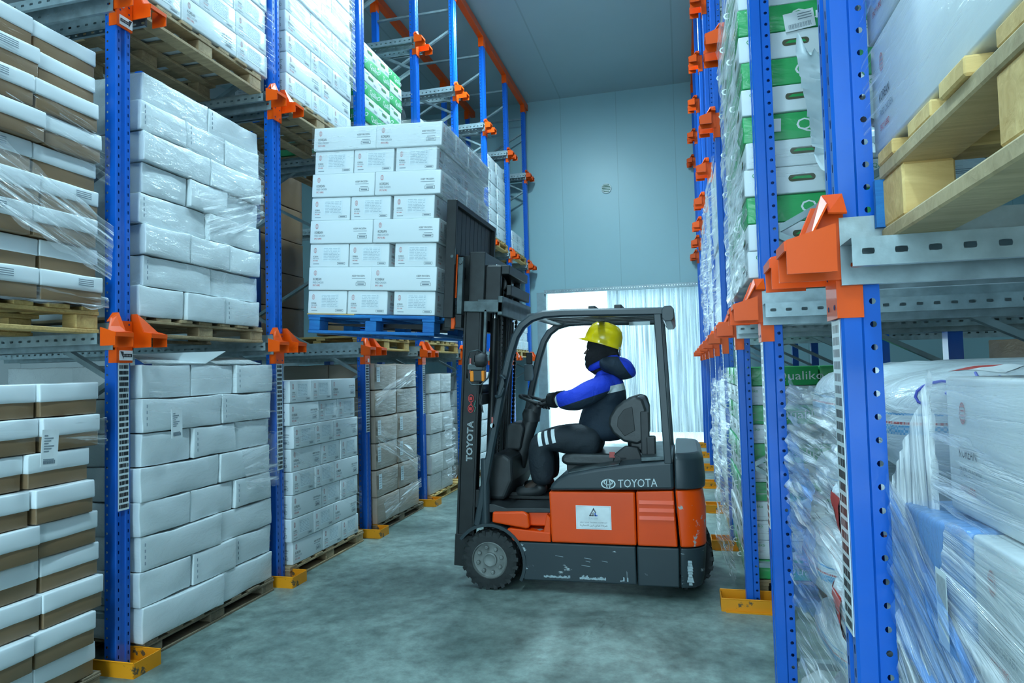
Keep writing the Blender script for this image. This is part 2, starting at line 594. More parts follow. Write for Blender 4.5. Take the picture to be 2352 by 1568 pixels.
# strip curtain
def curtain():
    root = empty('strip_curtain', ((DX0 + DX1) / 2, WALL_Y - .03, 0), 'clear plastic strip curtain hanging across the bright doorway in the back wall', 'curtain')
    m, nt, b = nodes('clear_pvc_strip')
    tc = N(nt, 'ShaderNodeTexCoord')
    mp = N(nt, 'ShaderNodeMapping')
    mp.inputs['Scale'].default_value = (40, 1, .8)
    nt.links.new(tc.outputs['Object'], mp.inputs[0])
    nz = N(nt, 'ShaderNodeTexNoise', Scale=1.0, Detail=4.0, Roughness=.6)
    nt.links.new(mp.outputs[0], nz.inputs['Vector'])
    mr = N(nt, 'ShaderNodeMapRange')
    mr.inputs['From Min'].default_value, mr.inputs['From Max'].default_value = .35, .7
    mr.inputs['To Min'].default_value, mr.inputs['To Max'].default_value = .12, .62
    nt.links.new(nz.outputs['Fac'], mr.inputs['Value'])
    tr = N(nt, 'ShaderNodeBsdfTranslucent', Color=(.78, .84, .86, 1))
    tp = N(nt, 'ShaderNodeBsdfTransparent', Color=(.97, .99, 1, 1))
    gl = N(nt, 'ShaderNodeBsdfGlossy', Color=(.8, .9, .95, 1), Roughness=.25)
    m1 = N(nt, 'ShaderNodeMixShader')
    nt.links.new(mr.outputs[0], m1.inputs[0])
    nt.links.new(tp.outputs[0], m1.inputs[1])
    nt.links.new(tr.outputs[0], m1.inputs[2])
    m2 = N(nt, 'ShaderNodeMixShader', Fac=.07)
    nt.links.new(m1.outputs[0], m2.inputs[1])
    nt.links.new(gl.outputs[0], m2.inputs[2])
    nt.links.new(m2.outputs[0], nt.nodes['Material Output'].inputs[0])
    n = 17
    w = (DX1 - DX0 - .12) / n
    for i in range(n):
        x0 = DX0 + .13 + i * w * .995
        mb = MB()
        k = 9
        y = WALL_Y - .035 - (.022 if i % 2 else 0)
        vs, fs = [], []
        for r_ in range(7):
            z = .03 + (DZ - .06) * r_ / 6
            for c_ in range(k):
                t = c_ / (k - 1)
                vs.append((x0 - .012 + t * (w + .024), y - .012 * math.sin(PI * t) + .006 * math.sin(3 * z + i), z))
        for r_ in range(6):
            for c_ in range(k - 1):
                a = r_ * k + c_
                fs.append((a, a + 1, a + k + 1, a + k))
        mb.add(vs, fs)
        mb.build('strip', m, root, smooth=60)
    mb = MB().box((DX0 + .1, WALL_Y - .075, DZ - .02), (DX1 + .02, WALL_Y - .004, DZ + .06))
    for i in range(60):
        x = DX0 + .13 + i * .052
        mb.lathe([(.011, 0), (.009, -.012)], (x, WALL_Y - .075, DZ + .02), 'Y', 8, 1)
    mb.build('header_rail', [GALVD, mat('zinc_bolt', (.75, .8, .8), .25, .9)], root)


curtain()
mb = MB().lathe([(.105, 0), (.105, -.02), (.09, -.03)], (-1.385, WALL_Y - .002, 5.21), 'Y', 28, 0)
for k in range(5):
    z = 5.21 - .064 + .032 * k
    hw = math.sqrt(.085 ** 2 - (z - 5.21) ** 2)
    mb.box((-1.385 - hw, WALL_Y - .04, z - .008), (-1.385 + hw, WALL_Y - .03, z + .008), 1)
tag(mb.build('wall_vent', [mat('pale_vent_plastic', (.72, .80, .78), .4), mat('dark_green_slot', (.03, .14, .08), .5)]), 'small round slotted vent high on the back wall above the doorway', 'vent')


# ceiling lamps above the aisle (outside the frame)
def lamps():
    first = None
    em, nt, b = nodes('lamp_diffuser')
    b.inputs['Emission Color'].default_value = c4(LAMP_COL)
    b.inputs['Emission Strength'].default_value = 6
    for i, (x, y, z, e) in enumerate(LAMPS):
        if first is None:
            first = empty('ceiling_lamp', (x, y, z), '', 'lamp', 'ceiling lamps over the aisle')
            MB().box((-.17, -.62, .06), (.17, .62, .2)).build('lamp_housing', mat('white_enamel', (.7, .72, .72), .4), first, local=True)
            MB().box((-.15, -.6, .045), (.15, .6, .06)).build('lamp_panel', em, first, local=True)
            r = first
        else:
            r = copy_tree(first)
            r.location = (x, y, z)
        r['label'] = 'long white ceiling lamp over the aisle, ' + ['nearest the camera end', 'second from the camera end', 'third from the camera end', 'farthest from the camera'][i]
        ld = bpy.data.lights.new('lamp_light', 'AREA')
        ld.shape = 'RECTANGLE'
        ld.size, ld.size_y = .3, 1.2
        ld.energy = e
        ld.color = LAMP_COL
        lo = bpy.data.objects.new('lamp_light', ld)
        COL.objects.link(lo)
        lo.location = (x, y, z + .03)


lamps()

# ------------------------------------------------------------------ drive-in racks
POST_H = 6.87


def post_mesh():
    # aisle face towards +X at x = 0
    mb = MB()
    Z, H = (0, 0, 1), POST_H
    for y0 in (-.045, .019): mb.hole_strip((0, y0, 0), (0, 1, 0), Z, .026, H, .05, .007, .02, False)
    mb.strip((0, -.019, 0), (.6, .4, 0), Z, 0, H)
    mb.add([(0, -.019, 0), (-.006, -.013, 0), (-.006, .013, 0), (0, .019, 0), (0, -.019, H), (-.006, -.013, H), (-.006, .013, H), (0, .019, H)], [(0, 1, 5, 4), (1, 2, 6, 5), (2, 3, 7, 6)])
    for s in (-1, 1):
        pr = [(0, .045 * s), (-.006, .0505 * s), (-.040, .0505 * s), (-.046, .044 * s), (-.050, .044 * s)]
        for a, b in zip(pr, pr[1:]): mb.add([(a[0], a[1], 0), (b[0], b[1], 0), (b[0], b[1], H), (a[0], a[1], H)], [(0, 1, 2, 3)])
        mb.hole_strip((-.080, .044 * s, 0), (1, 0, 0), Z, .030, H, .05, .014, .014, True)
        mb.add([(-.080, .044 * s, 0), (-.083, .030 * s, 0), (-.083, .030 * s, H), (-.080, .044 * s, H)], [(0, 1, 2, 3)])
    return mb.mesh('post', [BLUE], 25)


def bracket_mesh():
    # z = 0 is the top of the rail ledge; the sleeve sits on the post's aisle face
    mb = MB()
    mb.box((.0, -.054, -.155), (.008, .054, .075))
    for s in (-1, 1):
        mb.box((-.045, .0515 * s - .003, -.155), (.006, .0515 * s + .003, .06))
        A = [(-.01, .115), (.03, .115), (.075, .012), (.125, .004)]
        # tall guide next to the post
        mb.sheet([(x, .062 * s, z) for x, z in A] + [(.125, .062 * s, -.072), (-.01, .062 * s, -.072)], .005)
        # entry sheet that follows the guide's outline
        o = [.062, .062, .064, .064]
        w = [.10, .115, .175, .175]
        for i in range(3):
            mb.sheet([(A[i][0], o[i] * s, A[i][1]), (A[i + 1][0], o[i + 1] * s, A[i + 1][1]), (A[i + 1][0], w[i + 1] * s, A[i + 1][1] - .004), (A[i][0], w[i] * s, A[i][1] - (.11 if i == 0 else .03 if i == 1 else 0))] if i else
                     [(A[0][0], o[0] * s, A[0][1]), (A[1][0], o[1] * s, A[1][1]), (A[1][0], w[1] * s, A[1][1] - .05), (A[0][0], w[0] * s, A[0][1] - .05)], .004)
        # lip that closes the rail end
        mb.sheet([(.125, .178 * s, .002), (.125, .178 * s, -.068), (.03, .178 * s, -.068), (.03, .178 * s, .03)], .005)
        mb.sheet([(.127, .062 * s, .002), (.127, .178 * s, 0), (.127, .178 * s, -.020), (.127, .062 * s, -.020)], .004)
    for z in (.055, -.02, -.06, -.13):
        for y in (-.03, .03): mb.lathe([(.006, .0082), (.006, .0092)], (0, y, z), 'X', 8, 1)
    for z in (-.035,): mb.lathe([(.009, .008), (.006, .014)], (0, -.012, z), 'X', 8, 2)
    return mb.mesh('rail_bracket', [ORANGE, mat('dark_slot', (.01, .03, .12), .6), mat('zinc_bolt2', (.7, .76, .78), .3, .8)])


def foot_mesh():
    mb = MB()
    t = .006
    mb.box((-.20, -.092, 0), (.13, .115, .008))
    mb.sheet([(-.20, -.092, 0), (.155, -.092, 0), (.155, -.092, .078), (-.20, -.092, .078)], t)
    mb.sheet([(-.20, .092, 0), (.155, .092, 0), (.155, .092, .078), (-.20, .092, .078)], t)
    mb.sheet([(.155, -.092, 0), (.155, .092, 0), (.155, .092, .078), (.155, -.092, .078)], t)
    mb.sheet([(-.20, -.092, .078), (.155, -.092, .078), (.155, -.095, .082), (-.20, -.095, .082)], t)
    mb.sheet([(-.20, .092, .078), (.155, .092, .078), (.155, .095, .082), (-.20, .095, .082)], t)
    for x, y in ((.09, -.06), (.09, .06)): mb.lathe([(.012, .008), (.012, .02)], (x, y, 0), 'Z', 8, 0)
    return mb.mesh('floor_foot', [YEL])


def rail_mesh(L):
    # runs along -X from x = 0; the lane lies towards +Y, the post at y = 0
    mb = MB()
    D, Z = (-1, 0, 0), (0, 0, 1)
    mb.strip((0, .070, .0), D, Z, L, .062)
    mb.hole_strip((0, .070, -.085), Z, D, .085, L, .06, .012, .022, False)
    mb.strip((0, .070, 0), D, (0, 1, 0), L, .100)
    mb.hole_strip((0, .170, -.058), Z, D, .058, L, .06, .013, .024, False)
    mb.strip((0, .150, -.058), D, (0, 1, 0), L, .020)
    mb.strip((0, .050, -.085), D, (0, 1, 0), L, .020)
    return mb.mesh('support_rail', [GALV])


def barcode_mat():
    m, nt, b = nodes('barcode_tape')
    tc = N(nt, 'ShaderNodeTexCoord')
    sp = N(nt, 'ShaderNodeSeparateXYZ')
    nt.links.new(tc.outputs['Object'], sp.inputs[0])
    fr = N(nt, 'ShaderNodeMath', _operation='FRACT')
    dv = N(nt, 'ShaderNodeMath', _operation='DIVIDE')
    dv.inputs[1].default_value = .0315
    nt.links.new(sp.outputs['Z'], dv.inputs[0])
    nt.links.new(dv.outputs[0], fr.inputs[0])
    g1 = N(nt, 'ShaderNodeMath', _operation='GREATER_THAN')
    g1.inputs[1].default_value = .34
    nt.links.new(fr.outputs[0], g1.inputs[0])
    fl = N(nt, 'ShaderNodeMath', _operation='FLOOR')
    nt.links.new(dv.outputs[0], fl.inputs[0])
    cb = N(nt, 'ShaderNodeCombineXYZ')
    my = N(nt, 'ShaderNodeMath', _operation='MULTIPLY')
    my.inputs[1].default_value = 260
    nt.links.new(sp.outputs['Y'], my.inputs[0])
    nt.links.new(my.outputs[0], cb.inputs[0])
    nt.links.new(fl.outputs[0], cb.inputs[1])
    wn = N(nt, 'ShaderNodeTexNoise', Scale=1.0, Detail=2.0)
    nt.links.new(cb.outputs[0], wn.inputs['Vector'])
    g2 = N(nt, 'ShaderNodeMath', _operation='GREATER_THAN')
    g2.inputs[1].default_value = .42
    nt.links.new(wn.outputs['Fac'], g2.inputs[0])
    ab = N(nt, 'ShaderNodeMath', _operation='ABSOLUTE')
    nt.links.new(sp.outputs['Y'], ab.inputs[0])
    l3 = N(nt, 'ShaderNodeMath', _operation='LESS_THAN')
    l3.inputs[1].default_value = .031
    nt.links.new(ab.outputs[0], l3.inputs[0])
    p1 = N(nt, 'ShaderNodeMath', _operation='MULTIPLY')
    p2 = N(nt, 'ShaderNodeMath', _operation='MULTIPLY')
    nt.links.new(g1.outputs[0], p1.inputs[0])
    nt.links.new(g2.outputs[0], p1.inputs[1])
    nt.links.new(p1.outputs[0], p2.inputs[0])
    nt.links.new(l3.outputs[0], p2.inputs[1])
    mx = N(nt, 'ShaderNodeMix', _data_type='RGBA')
    nt.links.new(p2.outputs[0], mx.inputs[0])
    mx.inputs[6].default_value = (.72, .80, .82, 1)
    mx.inputs[7].default_value = (.03, .035, .04, 1)
    nt.links.new(mx.outputs[2], b.inputs['Base Color'])
    b.inputs['Roughness'].default_value = .3
    return m


BARM = barcode_mat()
ME_POST, ME_BRK, ME_FOOT = post_mesh(), bracket_mesh(), foot_mesh()
ME_REAR = MB().prism([(-.04, -.045), (.04, -.045), (.04, .045), (-.04, .045)], 'Z', 0, POST_H).mesh('rear_post', [BLUE])
ME_TOP = MB().prism([(-.086, -.054), (.005, -.054), (.005, .054), (-.086, .054)], 'Z', POST_H - .02, 7.03).mesh('post_top', [ORANGE])
ME_BAR = MB().box((.0005, -.037, 0), (.0025, .037, .80)).mesh('barcode_strip', [BARM])


def brace_mesh(a, b):
    mb = MB()
    mb.bar((a[0], 0, a[1]), (b[0], 0, b[1]), .042, .028)
    return mb.mesh('brace', [GALVD])


def arrow_label(mb, txt, left):
    mb.box((.0085, -.036, -.142), (.0105, .052, -.088), 0)
    y = lambda t: t
    x = .0112
    s = -1 if left else 1
    c = .008
    mb.add([(x, c - s * .040, -.124), (x, c + s * .018, -.124), (x, c + s * .018, -.136), (x, c + s * .040, -.092), (x, c + s * .018, -.094), (x, c + s * .018, -.106), (x, c - s * .040, -.106)],
           [(0, 1, 5, 6), (2, 3, 4), (1, 2, 4, 5)], 1)
    text(mb, txt, (x + .0008, c - .034 + (.012 if left else 0), -.1195), (0, 1, 0), (0, 0, 1), .0085, 0, width=.052)


ORD = ['nearest', 'second', 'third', 'fourth', 'fifth', 'sixth', 'seventh', 'eighth', 'ninth']


def frame_proto(side):
    root = empty('rack_upright', (0, 0, 0), '', 'rack frame', 'rack uprights along the %s side' % side)
    obj('front_post', ME_POST, root, local=True)
    obj('rear_post', ME_REAR, root, (-1.24, 0, 0), local=True)
    z0 = .9 if side == 'right' else 1.55
    obj('brace', brace_mesh((-.06, .277), (-1.22, .277)), root, local=True)
    z = z0 - 1.22
    zs = []
    while z < 6.5:
        zs.append(z)
        z += 1.22
    for z in zs:
        for a, b in (((-.06, z), (-1.22, z + .61)), ((-1.22, z + .61), (-.06, z + 1.22))):
            if min(a[1], b[1]) > .05 and max(a[1], b[1]) < 6.8: obj('brace', brace_mesh(a, b), root, local=True)
    obj('brace', brace_mesh((-.06, 6.72), (-1.22, 6.72)), root, local=True)
    for l in LEV: obj('rail_bracket', ME_BRK, root, (0, 0, l), local=True)
    obj('floor_foot', ME_FOOT, root, local=True)
    tag(obj('post_top', ME_TOP, root, local=True), 'orange painted top of the upright')
    tag(obj('post_top', ME_TOP, root, (-1.21, 0, 0), local=True), 'orange painted top of the rear post')
    return root


RAILS = {'left': (range(0, 6), (0, 1, 2, 4, 5, 6, 7), range(3, 8)), 'right': (range(0, 4), (2, 3, 4), (4, 5))}


def racks():
    me, me3 = rail_mesh(2.6), rail_mesh(4.2)
    for side, X, ys, rz in (('left', XL, LY, 0), ('right', XR, RY, PI)):
        p = frame_proto(side)
        roots = [p] + [copy_tree(p) for _ in ys[1:]]
        for i, y in enumerate(ys):
            r = roots[i]
            r.location = (X, y, 0)
            r.rotation_euler.z = rz
            for l in range(3):
                for s in (-1, 1):
                    if i in RAILS[side][l] and not (side == 'right' and s > 0 and (l or i > 2)):
                        o = obj('support_rail', me if side == 'left' else me3, r, (0, 0, LEV[l]), local=True)
                        o.scale.y = s
            r['label'] = 'blue rack upright with orange brackets, %s along the aisle on the %s' % ('nearest' if i == 0 else ORD[i] + ' nearest', side)
            if side == 'left' and i < 5 or side == 'right' and i < 6:
                b = obj('barcode_strip', ME_BAR, r, (0, 0, .845), local=True)
                if side == 'left' and i == 2: b.scale.z, b.location.z = .82, .99
                if side == 'left' and i == 3: b.scale.z, b.location.z = .72, 1.07
                if side == 'right' and i == 0: b.scale.z, b.location.z = .86, .955
            if side == 'left' and i == 0:
                for z, t, lf in ((LEV[0], '32-10-03', True), (LEV[1], '29-10-14', False)):
                    mb = MB()
                    arrow_label(mb, t, lf)
                    tag(mb.build('location_label', [WHITEP, BLACKP], r, loc=(0, 0, z), local=True), 'white location label with a black arrow')
            if side == 'left' and i == 2:
                tag(MB().box((.0085, .0, -.135), (.0105, .03, -.10)).build('paper_tag', WHITEP, r, loc=(0, 0, LEV[0]), local=True), 'small white paper tag')
    for X, t in ((XL - .045, 'left rack, front row'), (XL - 1.21, 'left rack, second row'), (XR + .045, 'right rack, front row')):
        y0 = 1.2 if X < 0 else .2
        m = MB().box((X - .045, y0, 7.0), (X + .045, WALL_Y - .05, 7.12)).box((X - .045, y0, 7.0), (X + .045, y0 + .004, 7.12))
        tag(m.build('top_tie_beam', ORANGE), 'long orange tie beam under the ceiling along the ' + t, 'beam', 'orange tie beams')


racks()

# ------------------------------------------------------------------ pallets
def pallet_proto(wm, ws, mats, name='wooden_pallet'):
    """local: x 0..-wm (lane depth), y 0..ws (along the aisle), z 0..0.145"""
    root = empty(name, (0, 0, 0), '', 'pallet')
    rnd = random.Random(wm * 7 + len(mats))
    top = MB()
    n = 7
    for i in range(n):       # deck boards run along x, their ends face the aisle
        w = .118 if i % 2 else .10
        y = i * (ws - w) / (n - 1)
        top.box((-wm - rnd.uniform(0, .012), y, .122), (rnd.uniform(-.006, .01), y + w, .145))
    top.build('deck_boards', mats[0], root, local=True, bevel=.003, seg=1)
    for x in (-.10, -wm / 2, -wm):
        MB().box((x, 0, .100), (x + .10, ws, .122)).build('stringer_board', mats[1], root, local=True, bevel=.003, seg=1)
    for x in (-.10, -wm / 2 - .045, -wm):
        for y in (0, ws / 2 - .07, ws - .14):
            MB().box((x + .004, y + .004, .022), (x + .096, y + .136, .100)).build('block', mats[2], root, local=True, bevel=.004, seg=1)
    for x in (-.10, -wm / 2 - .045, -wm):
        MB().box((x, 0, 0), (x + .10, ws, .022)).build('bottom_board', mats[1], root, local=True, bevel=.003, seg=1)
    return root


PAL = {}


def pallet(kind, loc, label, rz=0, dims=(1.0, 1.2)):
    k = (kind, dims)
    if k not in PAL:
        mm = {'plain': (WOOD, WOOD, WOOD), 'dark': (WOODD, WOODD, WOODD), 'yellow': (WOODY, WOODY, WOODY), 'new': (WOODN, WOODM, WOODN), 'blue': (WOODB, WOODB, WOODB)}[kind]
        PAL[k] = pallet_proto(dims[0], dims[1], mm)
        r = PAL[k]
    else:
        r = copy_tree(PAL[k])
    r.location = loc
    r.rotation_euler.z = rz
    r['label'] = label
    r['group'] = 'wooden pallets'
    return r


# ------------------------------------------------------------------ cartons
def rbox(mb, wx, wy, h, r=.012, n=4, crumple=0, seed=0, sag=0, mi=0, bulge=.012):
    """rounded, optionally crumpled carton: x -wx..0, y 0..wy, z 0..h"""
    def lines(L):
        a = [0, r * .45, r, L - r, L - r * .45, L]
        return sorted(a[:3] + [r + (L - 2 * r) * i / n for i in range(1, n)] + a[3:])
    X, Y, Z = lines(wx), lines(wy), lines(h)
    size = V(wx, wy, h)
    idx, vs, fs = {}, [], []

    def vert(p):
        k = (round(p[0], 5), round(p[1], 5), round(p[2], 5))
        if k in idx: return idx[k]
        p = Vector(p)
        q = V(*[min(max(p[i], r), size[i] - r) for i in range(3)])
        d = p - q
        if d.length > 1e-7: pos = q + d.normalized() * r
        else: pos = p
        if crumple:
            f = noise.noise_vector(pos * 5.0 + V(seed * 3.1, seed * 1.7, 0)) * crumple
            f += noise.noise_vector(pos * 13.0 + V(0, seed * 2.3, 5)) * crumple * .45
            # faces bulge outward in the middle, corners dent
            c = pos - size / 2
            e = [1 - (2 * abs(c[i]) / size[i]) ** 2 for i in range(3)]
            f += V(c[0] / wx * max(0, e[1] * e[2]), c[1] / wy * max(0, e[0] * e[2]), 0) * bulge
            pos = pos + f
            pos.z -= sag * e[1] * max(0, pos.z / h)
            pos.z = max(0.0, min(pos.z, h + .004))
        idx[k] = len(vs)
        vs.append((pos.x - wx, pos.y, pos.z))
        return idx[k]

    def grid(A, B, f, flip):
        for i in range(len(A) - 1):
            for j in range(len(B) - 1):
                q = [vert(f(A[i], B[j])), vert(f(A[i + 1], B[j])), vert(f(A[i + 1], B[j + 1])), vert(f(A[i], B[j + 1]))]
                fs.append(q[::-1] if flip else q)
    grid(X, Y, lambda a, b: (a, b, 0), True)
    grid(X, Y, lambda a, b: (a, b, h), False)
    grid(X, Z, lambda a, b: (a, 0, b), False)
    grid(X, Z, lambda a, b: (a, wy, b), True)
    grid(Y, Z, lambda a, b: (0, a, b), True)
    grid(Y, Z, lambda a, b: (wx, a, b), False)
    return mb.add(vs, fs, mi)


# print slots: 0 board, 1 black, 2 grey, 3 red, 4 faded red, 5 label white
PM = [PRINTC, BLACKP, GREYP, REDP, PINKP, LABELP, PALEINK]


def print_face(mb, O, U, w, h, long, lod=0):
    O, U, Z = Vector(O), Vector(U).normalized(), V(0, 0, 1)
    Nn = U.cross(Z)
    P = lambda a, b: O + U * a * w + Z * b * h + Nn * .0012
    k = w / .5 if long else w / .34

    def rect(a0, b0, a1, b1, mi, dn=0):
        mb.add([P(a0, b0) + Nn * dn, P(a1, b0) + Nn * dn, P(a1, b1) + Nn * dn, P(a0, b1) + Nn * dn], [(0, 1, 2, 3)], mi)

    def frame(a0, b0, a1, b1, t, mi):
        ta, tb = t / w, t / h
        rect(a0, b0, a1, b0 + tb, mi); rect(a0, b1 - tb, a1, b1, mi); rect(a0, b0, a0 + ta, b1, mi); rect(a1 - ta, b0, a1, b1, mi)

    def oval(ca, cb, ra, rb, mi):
        for q0, q1 in ((.82, 1), (.0, .0)):
            if q1 == 0: continue
            n = 14
            vs = [P(ca + ra * q * math.cos(2 * PI * i / n) / w, cb + rb * q * math.sin(2 * PI * i / n) / h) for q in (q0, q1) for i in range(n)]
            mb.add(vs, [(i, i + n, (i + 1) % n + n, (i + 1) % n) for i in range(n)], mi)
        for i in range(4):
            b = cb + (i - 1.5) * rb * .42 / h
            rect(ca - ra * .55 / w, b - rb * .08 / h, ca + ra * .55 / w, b + rb * .1 / h, mi)
    if long:
        a0 = .075
        oval(a0 + .035, .74, .013, .020, 4)
        text(mb, 'KOREAN', P(a0, .42), U, Z, .020, 1, width=.072)
        text(mb, 'FRIED CHICKEN', P(a0, .29), U, Z, .015, 2, width=.090)
        text(mb, 'SPICY & BBQ', P(a0, .17), U, Z, .013, 3, width=.062)
        text(mb, 'KEEP FROZEN', P(.70, .58), U, Z, .013, 1, width=.105)
        for i, (q0, q1) in enumerate(((.70, .91), (.78, .90))): rect(q0, .50 - i * .12, q1, .52 - i * .12, 2)
        frame(.765, .20, .915, .33, .002, 1)
        rect(.79, .24, .89, .29, 2)
    else:
        a0 = .09
        oval(a0 + .05, .72, .012, .021, 4)
        text(mb, 'KOREAN', P(a0, .42), U, Z, .012, 1, width=.042)
        text(mb, 'FRIED CHICKEN', P(a0, .34), U, Z, .009, 2, width=.05)
        text(mb, 'SPICY & BBQ', P(a0, .25), U, Z, .009, 3, width=.042)
        rect(.10, .12, .25, .145, 2)
        rect(.33, .24, .80, .86, 5)
        rr = random.Random(int(w * 1000))
        for i in range(8):
            b = .80 - i * .067
            x = .36
            while x < .74:
                q = rr.uniform(.03, .12)
                rect(x, b - .010, min(.77, x + q), b + .010, 6, .0008)
                x += q + .02
        frame(.72, .10, .92, .20, .0015, 1)
        rect(.75, .13, .89, .17, 2)


_cm = {}


def carton_mesh(kind, wx, wy, h, seed=0):
    wx, wy, h = round(wx, 2), round(wy, 2), round(h, 3)
    k = (kind, wx, wy, h, seed)
    if k in _cm: return _cm[k]
    mb = MB()
    if kind == 'printed':
        rbox(mb, wx, wy, h, .008, 2)
        print_face(mb, (0, 0, 0), (0, 1, 0), wy, h, wy > .42)
        print_face(mb, (-wx, 0, 0), (1, 0, 0), wx, h, wx > .42)
        print_face(mb, (0, wy, 0), (-1, 0, 0), wx, h, wx > .42)
        me = mb.mesh('carton', PM, 40)
    elif kind == 'plain':
        rbox(mb, wx, wy, h, .007, 8, .008, seed, .005, 0, .016)
        rr = random.Random(seed)
        if seed % 3 == 0:   # flap edge and staples near a corner
            for i in range(4): mb.box((.008, .02 + .0 * i, h * (.2 + .18 * i)), (.012, .024, h * (.2 + .18 * i) + .018), 1)
        me = mb.mesh('carton', [WHITEC, GREYP], 50)
    elif kind in ('brown', 'brownw', 'grey', 'whitew'):
        rbox(mb, wx, wy, h, .010, 4, .006, seed, .006)
        m0 = {'brown': BROWNC, 'brownw': BROWNW, 'grey': GREYW, 'whitew': WHITEC}[kind]
        if kind in ('brownw',) and seed % 2 == 0:
            mb.add([(.014, wy * .04, h * .30), (.014, wy * .04 + .075, h * .30), (.014, wy * .04 + .075, h * .86), (.014, wy * .04, h * .86)], [(0, 1, 2, 3)], 1)
            for i in range(5): mb.add([(.015, wy * .04 + .01, h * (.36 + .09 * i)), (.015, wy * .04 + .06, h * (.36 + .09 * i)), (.015, wy * .04 + .06, h * (.38 + .09 * i)), (.015, wy * .04 + .01, h * (.38 + .09 * i))], [(0, 1, 2, 3)], 2)
        me = mb.mesh('carton', [m0, LABELP, GREYP], 50)
    elif kind in ('green', 'fruit'):
        rbox(mb, wx, wy, h, .006, 2)
        P = []
        for O, U, L in (((-wx, -.0012, 0), (1, 0, 0), wx), ((.0012, 0, 0), (0, 1, 0), wy), ((0, wy + .0012, 0), (-1, 0, 0), wx)):
            O, U = Vector(O), Vector(U)
            c = O + U * L / 2
            if kind == 'green':
                text(mb, 'Qualiko', c + U * -.02 + V(0, 0, h * .30), U, (0, 0, 1), h * .46, 1, width=min(.30, L * .62))
            else:
                n = 16
                nn = U.cross(V(0, 0, 1))
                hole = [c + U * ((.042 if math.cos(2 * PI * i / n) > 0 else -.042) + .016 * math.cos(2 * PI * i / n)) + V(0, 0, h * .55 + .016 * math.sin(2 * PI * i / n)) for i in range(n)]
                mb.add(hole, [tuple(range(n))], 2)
                mb.add([p_ + nn * .0006 for p_ in [c + U * (a_ * .046) + V(0, 0, h * .55 + b_) for a_, b_ in ((-1, -.004), (1, -.006), (.8, .006), (-.6, .008))]], [(0, 1, 2, 3)], 3)
                text(mb, 'Qualiko', O + U * L * .07 + V(0, 0, h * .68), U, (0, 0, 1), h * .17, 3, width=.085)
                for i in range(3): mb.add([O + U * L * (.70) + V(0, 0, h * (.18 + .07 * i)), O + U * L * (.93) + V(0, 0, h * (.18 + .07 * i)), O + U * L * (.93) + V(0, 0, h * (.205 + .07 * i)), O + U * L * (.70) + V(0, 0, h * (.205 + .07 * i))], [(0, 1, 2, 3)], 4)
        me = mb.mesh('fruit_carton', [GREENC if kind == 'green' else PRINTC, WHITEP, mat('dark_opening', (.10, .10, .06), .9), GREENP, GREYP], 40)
    elif kind == 'traybody':
        rbox(mb, wx - .012, wy - .012, h - .004, .005, 3, .003, seed, 0, 0, .006)
        me = mb.mesh('carton_body', [BROWNC], 40)
    elif kind == 'traylid':
        rbox(mb, wx, wy, h, .007, 5, .004, seed, 0, 0, .008)
        if seed % 4 == 1:
            for i in range(4):
                mb.add([(.012, wy * .55, h * (.3 + .12 * i)), (.012, wy * .55 + .09, h * (.3 + .12 * i)), (.012, wy * .55 + .09, h * (.36 + .12 * i)), (.012, wy * .55, h * (.36 + .12 * i))], [(0, 1, 2, 3)], 1)
        me = mb.mesh('carton_lid', [LIDC, GREYP], 40)
    _cm[k] = me
    return me


NUM = ['first', 'second', 'third', 'fourth', 'fifth', 'sixth', 'seventh', 'eighth', 'ninth', 'tenth', 'eleventh', 'twelfth']


def layer_word(i, n):
    return 'bottom layer' if i == 0 else 'top layer' if i == n - 1 else NUM[i] + ' layer up'


def pos_word(j, n, a='near', b='far'):
    if n == 1: return ''
    if n == 2: return (a + ' one', b + ' one')[j]
    if n == 3: return (a + ' one', 'middle one', b + ' one')[j]
    return ('%s one' % a) if j == 0 else ('%s one' % b) if j == n - 1 else NUM[j] + ' from the %s end' % a


def add_carton(kind, wx, wy, h, M, label, group, seed, cat='carton'):
    """M: matrix of the carton's local frame (front = local +X)"""
    if kind == 'tray':
        lh = h * .54
        root = empty('lidded_carton', (0, 0, 0), label, cat, group)
        root.matrix_basis = M
        obj('carton_body', carton_mesh('traybody', wx, wy, h, seed % 3), root, (-.006, .006, 0), local=True)
        obj('carton_lid', carton_mesh('traylid', wx, wy, lh, seed % 5), root, (0, 0, h - lh - .002), local=True)
        return root
    nm = 'fruit_carton' if kind in ('green', 'fruit') else 'carton'
    o = obj(nm, carton_mesh(kind, wx, wy, h, seed))
    o.matrix_basis = M
    return tag(o, label, cat, group)


